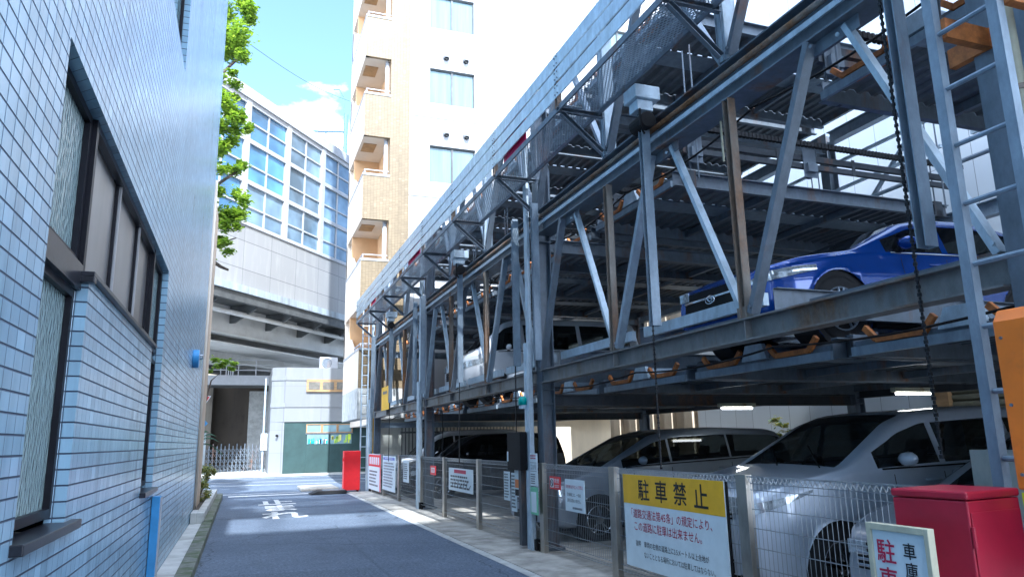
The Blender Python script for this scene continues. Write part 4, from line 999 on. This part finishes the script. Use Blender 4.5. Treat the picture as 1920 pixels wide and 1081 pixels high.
for R_ in (.043,):
    pts = [c+Vector((0,R_*math.cos(t*2*math.pi/n),R_*math.sin(t*2*math.pi/n))) for t in range(n+1)]; q.tube(pts,.006,5,False)
q.bar(c+Vector((0,.03,.03)),c+Vector((0,-.03,-.03)),.008,.006,(1,0,0)); q.build('ban_ring', m_ink, s)
tline(s,'禁煙',m_signw,9.05,8.90,.945,1.0,.04)
q = MB(); scribble(q,(3.8925,9.05,.885),UD,VD,.15,.04,2,4,.9); q.build('fine_print', m_signw, s)
s = board('column_notice','tall white printed notice on the first column post','sign',9.75,9.49,.88,1.32,x=3.838)
q = MB(); scribble(q,(3.8255,9.73,1.235),UD,VD,.21,.07,2,6); q.build('heading', m_redink, s)
tline(s,'工121号',m_ink,9.72,9.53,1.10,1.17,.03,x=3.8255)
q = MB(); q.box(3.8245,3.8255,9.51,9.735,1.075,1.08); q.box(3.8245,3.8255,9.51,9.735,1.19,1.195); scribble(q,(3.8255,9.73,.90),UD,VD,.2,.15,5,7); q.build('fine_print', m_ink, s)
s = board('green_notice','mint green and white notice below the tall notice on the first column','sign',9.76,9.50,.5,.865,x=3.838,m=mat('mint_green', (.20,.55,.33), .5))
face(s,9.73,9.54,.53,.80,m_signw,'white_panel',x=3.838)
s = board('sticker_plate','small plate with orange and black stickers beneath the control box','sign',10.39,10.2,.7,1.07,x=3.838)
face(s,10.37,10.22,.82,.94,m_or,'orange_sticker',x=3.838); face(s,10.37,10.22,.71,.80,m_bplast,'black_sticker',x=3.838)
s = board('tall_notice','narrow white vertical notice, nearer the control box','sign',10.72,10.5,.46,1.02)
q = MB(); scribble(q,(X_,10.70,.5),UD,VD,.18,.5,10,12); q.build('fine_print', m_dsteel, s)
s = board('tall_notice','narrow white vertical notice, farther from the control box','sign',11.06,10.8,.60,1.03)
q = MB(); scribble(q,(X_,11.03,.63),UD,VD,.21,.38,9,13); q.build('fine_print', m_dsteel, s)
s = board('map_board','wide pale notice board with a red heading and line drawing','sign',14.35,12.72,.58,1.0)
face(s,13.95,13.15,.91,.975,m_redink,'heading'); q = MB(); scribble(q,(X_,14.2,.62),UD,VD,1.4,.26,4,21,.8)
for k in range(7): q.bar((X_-.001,14.1-k*.19,.64),(X_-.001,14.05-k*.2,.72+.03*(k%3)),.004,.012,(1,0,0))
q.build('line_drawing', m_dsteel, s)
s = board('red_plate','small red plate with a white mark on the fence past the second post','sign',15.87,15.42,.81,1.0,m=m_red)
face(s,15.80,15.5,.86,.96,m_signw,'white_panel'); tline(s,'禁煙',m_red,15.77,15.53,.875,.945,.04)
s = board('paper_notice','small white paper notice on the fence beyond the second column','sign',18.74,18.1,.53,1.06)
q = MB(); scribble(q,(X_,18.68,.6),UD,VD,.5,.4,8,31); q.build('fine_print', m_dsteel, s)
s = board('printed_board','pale blue-headed printed board on the far end of the fence','sign',21.68,19.8,.20,1.14)
face(s,21.6,19.9,1.03,1.10,mat('violet_blue', (.13,.16,.50), .5),'heading'); q = MB(); scribble(q,(X_,21.5,.28),UD,VD,1.6,.7,9,33); q.build('fine_print', m_stl, s)
q = MB(); scribble(q,(3.8885,21.3,1.045),UD,VD,1.2,.05,1,34,.9); q.build('heading_print', m_signw, s)
s = board('red_frame_board','white board with red frame and red slotted heading at the far fence end','sign',24.0,21.78,.10,1.17,x=3.87)
face(s,24.0,21.95,.80,1.15,m_red,'heading',x=3.87); face(s,21.95,21.78,.10,1.17,m_red,'red_edge',x=3.87)
for i in range(5): face(s,23.8-i*.37,23.8-i*.37-.24,.86,1.08,m_signw,'white_slot',x=3.87,e=.004)
q = MB(); scribble(q,(3.857,23.8,.2),UD,VD,1.6,.5,5,35); q.build('fine_print', m_dsteel, s)
s = thing('yellow_plate','yellow vertical plate hanging on the frame above the far bays','sign',(3.86,21.2,2.4))
q = MB(); q.box(3.845,3.86,20.65,21.8,2.43,3.10); q.build('plate', m_yel, s, bevel=.02)
q = MB(); scribble(q,(3.843,21.6,2.85),UD,VD,.7,.16,1,36,.95); q.build('fine_print', m_stl, s)
for (a,b,lab) in ((8.55,9.45,'magenta panel hung behind the parapet planks nearest the ladder'),(14.9,16.1,'smaller red panel behind the parapet planks farther along'),(20.6,21.3,'tiny red panel behind the far end of the parapet')):
    o = thing('parapet_panel', lab, 'panel', (3.45,(a+b)/2,5.45)); q = MB(); q.box(3.405,3.415,a,b,5.42,5.95); q.build('panel_sheet', mat('magenta_paint', (.78,.015,.12), .5), o)
# standing no-parking sign by the locker
s = thing('standing_sign','weathered cream-framed standing sign with red and black vertical writing','sign',(2.85,2.66,0))
MS = Matrix.Translation((2.86,2.84,0))
q = MB(MS)
q.box(-.02,.02,-.345,-.32,.0,1.085); q.box(-.02,.02,-.025,.0,.0,1.085); q.box(-.02,.02,-.32,-.025,1.055,1.085); q.box(-.02,.02,-.32,-.025,.08,.11)
q.build('sign_frame', m_pipe, s, bevel=.003)
q = MB(MS); q.box(-.008,.004,-.319,-.026,.111,1.054); q.build('plate', m_signw, s)
def vtext(body,m,yl,w,ztop,hh,bold):
    for i,ch in enumerate(body):
        add_text('lettering',ch,s,m,(2.8505,2.84-yl+.0,ztop-(i+1)*hh),(0,-1,0),(0,0,1),w,hh*.86,bold=bold)
vtext('駐車禁止',m_redink,.045,.105,1.035,.125,.045); vtext('車庫出入口',m_ink,.195,.068,1.025,.083,.035)
# control box and beacon
s = thing('control_box','black control box on a dark bracket at the first column','control box',(3.8,10.15,1.07))
q = MB(); q.box(3.74,3.90,9.90,10.46,1.08,1.62); q.build('casing', m_bplast, s, bevel=.012)
q = MB(); q.box(3.78,3.86,10.0,10.1,.05,1.079); q.build('stand', m_dk, s); q = MB(); q.box(3.735,3.739,10.40,10.45,1.2,1.34); q.build('label_plate', m_signw, s)
s = thing('beacon','teal warning beacon on the first column cover','beacon',(3.82,9.95,1.95))
q = MB(); q.tube([(3.82,9.95,2.0),(3.82,9.95,2.09),(3.82,9.95,2.13)],[.075,.072,.03],14); q.build('lens', m_teal, s, smooth=True); q = MB(); q.tube([(3.82,9.95,1.95),(3.82,9.95,1.998)],.065,12); q.build('base', m_galb, s)
# red box at the lane end, far ladder
s = thing('red_barrier_box','tall bright red metal box standing at the end of the lane','box',(3.3,24.2,0))
q = MB(); q.box(3.1,3.62,24.15,24.5,.05,1.27); q.build('body', m_red, s, bevel=.012)
q = MB(); q.box(3.07,3.1,24.2,24.26,.95,1.05); q.build('knob', m_red, s); q = MB(); q.box(3.12,3.18,24.2,24.45,0,.049); q.box(3.53,3.59,24.2,24.45,0,.049); q.build('leg', m_bplast, s)
s = thing('far_ladder','slim upright ladder at the far end of the parking frame','ladder',(3.85,24.2,0))
for x in (3.62,3.82):
    q = MB(); q.bar((x,24.25,0),(x,24.25,6.4),.035,.05,(0,1,0)); q.build('stile', m_galb, s)
q = MB()
for i in range(18): q.tube([(3.62,24.25,.4+i*.33),(3.82,24.25,.4+i*.33)],.012,6)
q.build('rung', m_galb, s)
q = MB(); q.box(4.0,4.1,24.2,24.3,0.05,2.3); tag(q.build('yellow_post', m_yel), 'yellow painted post beside the far ladder', 'post')

# ------------------------------------------------------------------ cars (nose towards the lane, -x)
def lerp_pts(pts, s):
    if s <= pts[0][0]: return pts[0][1]
    for (a,b),(c,d) in zip(pts[:-1],pts[1:]):
        if s <= c: return b+(d-b)*(s-a)/(c-a)
    return pts[-1][1]
def sm(pts, s, k=.07): return (lerp_pts(pts,s-k)+lerp_pts(pts,s)*2+lerp_pts(pts,s+k))/4
def make_car(name, label, loc, Ln, Wd, prof, belt, plan, sc, sr, rw, pill, wheels, paint, R=.33, clear=.2, tumble=.26, top_k=.05, lampz=(.62,.82), grille=None, dark_lower=False, roof_mat=None, emblem=False):
    x0,yc,z0 = loc; o = thing(name, label, 'car', loc)
    hw = Wd/2
    def sec(s):
        pl = sm(plan,s,.05)*hw; zt = sm(prof,s,.05); ze = min(lerp_pts(belt,s), zt-.015)
        zb = clear + .10*max(0,1-s/.35) + .12*max(0,1-(Ln-s)/.4)
        return pl, zt, ze, zb
    NL = 9
    def ring_(s):
        pl, zt, ze, zb = sec(s); P = [(0,zb),(pl*.8,zb),(pl*.955,zb+.03)]
        for i in range(NL):
            f = i/(NL-1); z = zb+.07+(ze-.035-zb-.07)*f
            b = .975+.025*math.sin(math.pi*min(1,f*1.15)) - .012*max(0,f-.8)*5 + (.006 if .62<f<.8 else 0); P.append((pl*b,z))
        hgt = zt-ze; wt = pl*.955-hgt*tumble-.02
        P.append((pl*.955,ze))
        g = max(hgt,.0)
        P.append((pl*.955+(wt-pl*.955)*.07, ze+(hgt-top_k*min(1,hgt*3))*.07))
        for f in (.3,.6,.86): P.append((pl*.955+(wt-pl*.955)*f-.0, ze+(hgt-top_k*min(1,hgt*3))*f))
        P.append((wt, zt-top_k*min(1,hgt*3)*.9)); P.append((wt-.05, zt-top_k*.25*min(1,hgt*3)))
        P.append((wt-.14, zt)); P.append((wt*.5, zt+.012)); P.append((0,zt+.018)); return P
    ns = 96; ss = sorted(set([Ln*i/ns for i in range(ns+1)] + [sc,sr,rw[0],rw[1]] + [a for p in pill for a in p]))
    ss = [s for i,s in enumerate(ss) if i==0 or s-ss[i-1] > .004]
    rings = [ring_(s) for s in ss]; m = len(rings[0]); iw0 = NL+4; iw1 = NL+7       # glass band between these rows
    verts = []; idx = {}
    for i,s in enumerate(ss):
        for sd_ in (-1,1):
            for j,(w,z) in enumerate(rings[i]):
                if j in (0,m-1) and sd_ == 1: idx[(i,j,1)] = idx[(i,j,-1)]; continue
                x,y = s, sd_*w
                if 2 <= j <= NL+3:
                    for wc in wheels:
                        dx,dz = s-wc, z-R-.0
                        d = math.hypot(dx,dz); RA = R+.055
                        if d < RA and d > 1e-6: x = wc+dx/d*RA; z = R+dz/d*RA
                idx[(i,j,sd_)] = len(verts); verts.append((x0+x, yc+y, z0+z))
    body = []; gl = {'windscreen':[], 'side_window':[], 'rear_window':[]}
    inwin = lambda s: any(a < s < b for a,b in pill)
    for i in range(len(ss)-1):
        s = (ss[i]+ss[i+1])/2
        for j in range(m-1):
            for sd_ in (-1,1):
                f = (idx[(i,j,sd_)],idx[(i+1,j,sd_)],idx[(i+1,j+1,sd_)],idx[(i,j+1,sd_)])
                if sd_ == 1: f = f[::-1]
                f = tuple(dict.fromkeys(f))
                if len(f) < 3: continue
                c = [sum(verts[k][a] for k in f)/len(f) for a in range(3)]
                if 2 <= j <= NL+2 and any(math.hypot(c[0]-x0-wc, c[2]-z0-R) < R+.05 for wc in wheels): continue
                pl, zt, ze, zb = sec(s)
                if iw0 <= j < iw1 and inwin(s) and zt-ze > .1: gl['side_window'].append((f,sd_))
                elif j >= NL+10 and sc < s < sr: gl['windscreen'].append((f,0))
                elif j >= NL+10 and rw[0] < s < rw[1]: gl['rear_window'].append((f,0))
                else: body.append(f)
    for i,rev in ((0,False),(len(ss)-1,True)):
        loop = [idx[(i,j,-1)] for j in range(m)] + [idx[(i,j,1)] for j in range(m-2,0,-1)]
        body.append(tuple(loop[::-1] if not rev else loop))
    def sub(fs, nm, mt, parent):
        used = sorted(set(k for f in fs for k in f)); mp2 = {k:i for i,k in enumerate(used)}
        q = MB(); q.add([verts[k] for k in used], [tuple(mp2[k] for k in f) for f in fs]); return q.build(nm, mt, parent, smooth=True, fixn=False)
    bo = sub(body, 'body', paint, o)
    try: bo.data.polygons[-1].use_smooth = False; bo.data.polygons[-2].use_smooth = False
    except Exception: pass
    if gl['windscreen']: sub([f for f,_ in gl['windscreen']], 'windscreen', m_cglass, o)
    if gl['rear_window']: sub([f for f,_ in gl['rear_window']], 'rear_window', m_cglass, o)
    for sd_ in (-1,1):
        fs = [f for f,q_ in gl['side_window'] if q_ == sd_]
        if fs: sub(fs, 'side_window', m_cglass, o)
    def half(s, z):
        P = ring_(s)
        for (w1,z1),(w2,z2) in zip(P[2:-1],P[3:]):
            if z1 <= z <= z2: return w1+(w2-w1)*((z-z1)/max(z2-z1,1e-6))
        return P[6][0]
    # dark wells, wheels
    for wc in wheels:
        for sd_ in (-1,1):
            q = MB(); yo = yc+sd_*(hw-.36); q.tube([(x0+wc,yo,z0+R),(x0+wc,yc+sd_*(hw-.03),z0+R)], R+.06, 28); q.v = q.v; w_ = q.build('wheel_well', m_rub, o)
            ye = yc+sd_*(hw-.015); yi = yc+sd_*(hw-.21)
            q = MB(); pts = [(yi,R-.03),(yi+(ye-yi)*.08,R),(ye-(ye-yi)*.08,R),(ye,R-.035),(ye,R*.66)]
            vs=[];fs=[];n=32
            for k in range(n):
                a=2*math.pi*k/n
                for (yy,r_) in pts: vs.append((x0+wc+r_*math.cos(a),yy,z0+R+r_*math.sin(a)))
            for k in range(n):
                for t_ in range(len(pts)-1): fs.append((k*5+t_,((k+1)%n)*5+t_,((k+1)%n)*5+t_+1,k*5+t_+1))
            q.add(vs,fs); wh = q.build('wheel', m_rub, o, smooth=True)
            # keep the well from hiding the tyre
            q = MB(); yr = ye-sd_*.012
            q.tube([(x0+wc,yr,z0+R),(x0+wc,yr+sd_*.012,z0+R)], R*.20, 16)
            for k in range(5):
                a = k*2*math.pi/5+.3
                for da in (-.16,.16):
                    q.bar((x0+wc+R*.15*math.cos(a),yr+sd_*.004,z0+R+R*.15*math.sin(a)),(x0+wc+R*.63*math.cos(a+da),yr-sd_*.004,z0+R+R*.63*math.sin(a+da)),.016,.035,(0,1,0))
            pr_=[Vector((x0+wc+R*.65*math.cos(2*math.pi*k/n),yr,z0+R+R*.65*math.sin(2*math.pi*k/n))) for k in range(n+1)]; q.tube(pr_,.014,6,False)
            q.build('rim', m_chrome if paint is not m_bluecar else m_silver, wh)
    # shrink the wells so they sit inside the arch behind the tyre
    for ch in o.children:
        if ch.name.startswith('wheel_well'):
            for v in ch.data.vertices:
                pass
    for sd_ in (-1,1):
        # headlamp following the corner of the nose
        q = MB(); vs=[];fs=[]; n=9
        for k in range(n):
            f=k/(n-1); s=.02+.62*f; zl=lampz[0]+(lampz[1]-lampz[0])*.72*f; zh=lampz[0]+(lampz[1]-lampz[0])*(.62+.38*f)
            zmax = sec(s)[2]-.04; zh=min(zh,zmax); zl=min(zl,zh-.01)
            for z in (zl,(zl+zh)/2,zh): vs.append((x0+s-.012,yc+sd_*(half(s,z)+.010),z0+z))
        for k in range(n-1):
            for t_ in range(2): fs.append((k*3+t_,k*3+t_+1,(k+1)*3+t_+1,(k+1)*3+t_))
        for t_ in (0,):
            pass
        q.add(vs,fs); hl = q.build('headlight', m_lamp, o, smooth=True)
        a = half(.01,lampz[0]+.06); q = MB(); q.box(x0-.016,x0-.004,min(yc+sd_*a,yc+sd_*(a-.17)),max(yc+sd_*a,yc+sd_*(a-.17)),z0+lampz[0]+.02,z0+lampz[0]+(lampz[1]-lampz[0])*.6); q.build('lens', m_lamp, hl, bevel=.006)
        # mirror
        zm = lerp_pts(belt,sc+.55)+.06; q = MB(); sm_ = sc+.62; hy = half(sm_,zm-.05)
        c = Vector((x0+sm_,yc+sd_*(hy+.12),z0+zm+.03)); vs=[];fs=[]
        for a in range(7):
            th=math.pi*a/6
            for b in range(12):
                ph=2*math.pi*b/12; vs.append(c+Vector((.075*math.sin(th)*math.cos(ph)*(1 if math.cos(ph)<0 else .45),.105*math.cos(th),.068*math.sin(th)*math.sin(ph))))
        for a in range(6):
            for b in range(12): fs.append((a*12+b,a*12+(b+1)%12,(a+1)*12+(b+1)%12,(a+1)*12+b))
        q.add(vs,fs); mi = q.build('mirror', paint, o, smooth=True)
        q = MB(); q.bar((x0+sm_+.02,yc+sd_*(hy-.03),z0+zm-.03),c+Vector((.01,-sd_*.04,-.03)),.05,.03); q.build('mirror_arm', m_bplast, mi)
        # shut lines, handles, belt strip
        for sdr in [p[1]+.02 for p in pill[:-1]]+[pill[0][0]+.18]:
            q = MB(); vs=[];fs=[]; zz=[.30+(lerp_pts(belt,sdr)-.05-.30)*k/7 for k in range(8)]
            for z in zz:
                for e in (-.005,.005): vs.append((x0+sdr+e,yc+sd_*(half(sdr+e,z)+.0025),z0+z))
            for k in range(7): fs.append((2*k,2*k+1,2*k+3,2*k+2))
            if not any(abs(sdr-wc) < R+.1 for wc in wheels): q.add(vs,fs); q.build('shut_line', m_bplast, o, fixn=False)
        for p in pill[:2]:
            s_=p[1]-.14; z=lerp_pts(belt,s_)-.12; q=MB(); q.tube([(x0+s_-.10,yc+sd_*(half(s_-.1,z)+.004),z0+z),(x0+s_,yc+sd_*(half(s_,z)+.03),z0+z),(x0+s_+.10,yc+sd_*(half(s_+.1,z)+.004),z0+z)],.012,6); q.build('door_handle', paint, o, smooth=True)
        q = MB(); pts=[]; k=pill[0][0]+.05
        while k < pill[-1][1]: pts.append((x0+k,yc+sd_*(half(k,lerp_pts(belt,k)-.002)+.004),z0+lerp_pts(belt,k)+.004)); k+=.12
        q.tube(pts,.008,5); q.build('belt_moulding', m_chrome if emblem else m_bplast, o)
        # sill cladding
        q = MB(); q.box(x0+wheels[0]+R+.07,x0+wheels[1]-R-.07,min(yc+sd_*(hw*.985),yc+sd_*(hw*.9)),max(yc+sd_*(hw*.985),yc+sd_*(hw*.9)),z0+clear-.01,z0+clear+.09); q.build('sill_trim', m_bplast if not dark_lower else paint, o, bevel=.01)
    # cabin seen through the glass
    zs = z0+.42; zr = lerp_pts(prof,(sr+rw[0])/2)
    for (sx,yy,w_) in ((sr-.30,-.36,.24),(sr-.30,.36,.24),(sr+.75,0,.55)):
        q = MB(); q.box(x0+sx,x0+sx+.5,yc+yy-w_,yc+yy+w_,zs,zs+.16); q.prism([(x0+sx+.44,zs+.15),(x0+sx+.58,zs+.15),(x0+sx+.74,z0+zr*.70),(x0+sx+.64,z0+zr*.70)],yc+yy-w_+.02,yc+yy+w_-.02,'y')
        for hy in ((0,) if w_ < .3 else (-.3,.3)): q.prism([(x0+sx+.66,z0+zr*.70+.03),(x0+sx+.74,z0+zr*.70+.03),(x0+sx+.76,z0+zr*.70+.20),(x0+sx+.69,z0+zr*.70+.20)],yc+yy+hy-.12,yc+yy+hy+.12,'y')
        q.build('seat', m_seat, o, bevel=.03)
    q = MB(); q.box(x0+sc+.18,x0+sc+.55,yc-hw*.8,yc+hw*.8,z0+lerp_pts(belt,sc)-.25,z0+lerp_pts(belt,sc)-.02); da_ = q.build('dashboard', m_bplast, o, bevel=.04)
    q = MB(); c_ = Vector((x0+sc+.66,yc+.36,z0+lerp_pts(belt,sc)-.02)); q.tube([c_+Vector((.06*math.sin(a_),.17*math.cos(a_),.16*math.sin(a_))) for a_ in [k*math.pi/9 for k in range(19)]],.014,6,False); q.bar(c_+Vector((0,-.16,0)),c_+Vector((0,.16,0)),.02,.03); q.build('steering_wheel', m_bplast, da_)
    # nose: grille, intake, plate
    gw, gz0, gz1 = grille or (.55,.55,.72)
    q = MB()
    for k in range(4):
        if emblem and k != 2: continue
        z = gz0+(gz1-gz0)*(k+.5)/4; q.box(x0-.018,x0-.003,yc-gw,yc+gw,z0+z-.011,z0+z+.011)
    q.build('grille_bar', m_chrome, o, bevel=.003)
    q = MB(); q.box(x0-.008,x0-.001,yc-gw,yc+gw,z0+gz0-.01,z0+gz1+.01); q.build('grille', m_bplast, o)
    q = MB(); q.box(x0-.010,x0-.001,yc-hw*.55,yc+hw*.55,z0+.31,z0+.43); q.build('air_intake', m_bplast, o, bevel=.004)
    if not emblem:
        q = MB(); q.box(x0-.024,x0-.012,yc-.165,yc+.165,z0+.44,z0+.525); q.build('number_plate', m_signw, o)
    q = MB(); pts=[(x0+sc-.06,yc-hw*.62,z0+sm(prof,sc-.06)+.012),(x0+sc+.30,yc-.02,z0+sm(prof,sc+.30)+.03)]; q.tube(pts,.008,5)
    pts=[(x0+sc-.06,yc+.05,z0+sm(prof,sc-.06)+.02),(x0+sc+.30,yc+hw*.62,z0+sm(prof,sc+.30)+.02)]; q.tube(pts,.008,5); q.build('wiper', m_bplast, o)
    if emblem:
        q = MB(); n=20; pts=[(x0-.028,yc+.075*math.cos(2*math.pi*k/n),z0+(gz0+gz1)/2+.04*math.sin(2*math.pi*k/n)) for k in range(n+1)]; q.tube(pts,.007,5,False)
        for (a,b,r_) in ((.035,.008,.014),(-.01,.016,.009),(-.035,.004,.009),(-.02,-.014,.009),(.005,-.014,.009),(.02,-.008,.009)): q.disc((x0-.026,yc+a,z0+(gz0+gz1)/2+b),(-1,0,0),r_,.004,8)
        q.build('emblem', m_chrome, o)
    return o
minivan = dict(belt=[(0,.80),(1.0,1.0),(1.4,1.06),(3,1.12),(4.7,1.18)], plan=[(0,.76),(.12,.88),(.35,.97),(.8,1),(4.0,1),(4.5,.97),(4.62,.9)])
make_car('silver_minivan','silver one-box minivan with black side glass parked beside the first column',(4.22,11.0,0),4.55,1.76,
  [(0,.70),(.10,.83),(.5,.93),(.85,1.02),(1.0,1.07),(1.9,1.53),(2.3,1.62),(3.2,1.65),(4.2,1.62),(4.42,1.56),(4.50,1.2),(4.55,.9)],
  [(0,.78),(1.0,1.0),(1.5,1.07),(3,1.13),(4.55,1.20)], minivan['plan'], .98,2.12,(4.40,4.49),[(1.30,2.15),(2.19,3.28),(3.32,4.38)],(.86,3.72),m_silver,R=.32)
make_car('silver_car','silver tall hatchback with its nose against the fence, nearer the red locker',(4.18,6.2,0),4.5,1.75,
  [(0,.88),(.08,1.0),(.5,1.09),(.95,1.17),(1.1,1.205),(1.8,1.6),(2.15,1.71),(3.2,1.77),(4.1,1.74),(4.32,1.65),(4.45,1.2),(4.5,.9)],
  [(0,.94),(1.1,1.15),(1.5,1.17),(3,1.2),(4.5,1.24)], [(0,.74),(.12,.87),(.35,.97),(.8,1),(4.0,1),(4.4,.96),(4.5,.88)], 1.06,2.05,(4.3,4.43),[(1.42,2.22),(2.30,3.25),(3.33,4.2)],(.88,3.5),m_silver2,R=.35,lampz=(.80,1.08),grille=(.5,.78,.92))
make_car('grey_car','dark glazed grey car almost hidden behind the red locker',(4.3,3.85,0),4.4,1.70,
  [(0,.70),(.1,.82),(.5,.94),(.95,1.04),(1.1,1.08),(1.9,1.52),(2.3,1.6),(3.2,1.62),(4.0,1.56),(4.25,1.4),(4.4,.95)],
  [(0,.78),(1.1,1.0),(1.5,1.05),(3,1.1),(4.4,1.16)], [(0,.74),(.12,.87),(.35,.97),(.8,1),(3.9,1),(4.3,.96),(4.4,.88)], 1.04,2.1,(4.05,4.3),[(1.40,2.22),(2.30,3.25),(3.33,4.0)],(.85,3.4),m_greycar,R=.31)
make_car('black_minivan','black tall minivan parked near the second column',(4.3,20.42,0),4.5,1.74,
  [(0,.75),(.08,.92),(.5,1.02),(.8,1.07),(.95,1.12),(1.7,1.58),(2.1,1.68),(3.2,1.71),(4.2,1.69),(4.36,1.6),(4.45,1.2),(4.5,.9)],
  [(0,.86),(1.0,1.02),(1.5,1.07),(3,1.1),(4.5,1.14)], minivan['plan'], .92,1.95,(4.34,4.44),[(1.25,2.1),(2.16,3.2),(3.26,4.28)],(.85,3.6),m_blackcar,R=.32)
make_car('white_minivan','white tall minivan parked beyond the black one',(4.02,22.7,0),4.5,1.74,
  [(0,.75),(.08,.92),(.5,1.02),(.8,1.07),(.95,1.12),(1.6,1.70),(2.0,1.82),(3.2,1.86),(4.2,1.84),(4.36,1.72),(4.45,1.2),(4.5,.9)],
  [(0,.86),(1.0,1.02),(1.5,1.07),(3,1.1),(4.5,1.14)], minivan['plan'], .92,1.85,(4.34,4.44),[(1.25,2.1),(2.16,3.2),(3.26,4.28)],(.85,3.6),m_whitecar,R=.32)
make_car('blue_car','glossy deep blue hatchback on the lower raised tray',(4.52,6.22,2.36),4.25,1.74,
  [(0,.62),(.08,.72),(.5,.85),(1.0,.93),(1.15,.96),(1.95,1.34),(2.3,1.42),(2.9,1.445),(3.5,1.38),(4.0,1.12),(4.15,.98),(4.25,.8)],
  [(0,.70),(1.1,.90),(1.6,.94),(3,.985),(4.25,1.03)], [(0,.66),(.12,.80),(.35,.93),(.75,1),(3.6,1),(4.1,.95),(4.25,.86)], 1.1,2.1,(3.45,4.0),[(1.55,2.35),(2.43,3.2),(3.24,3.6)],(.88,3.45),m_bluecar,R=.33,clear=.17,lampz=(.56,.76),grille=(.48,.42,.64),emblem=True)
make_car('white_van','white box van on the lower raised tray between the first two columns',(4.35,15.65,2.30),4.4,1.66,
  [(0,.80),(.06,1.0),(.3,1.12),(.42,1.2),(1.0,1.78),(1.3,1.88),(3.2,1.92),(4.2,1.90),(4.33,1.8),(4.4,1.0)],
  [(0,.95),(.5,1.08),(1.2,1.12),(3,1.14),(4.4,1.15)], [(0,.84),(.12,.93),(.35,.99),(.8,1),(4.0,1),(4.3,.98),(4.4,.93)], .40,1.15,(4.3,4.38),[(.75,1.35),(1.45,2.75),(2.85,4.1)],(.75,3.3),m_whitecar,R=.31,lampz=(.72,.98))
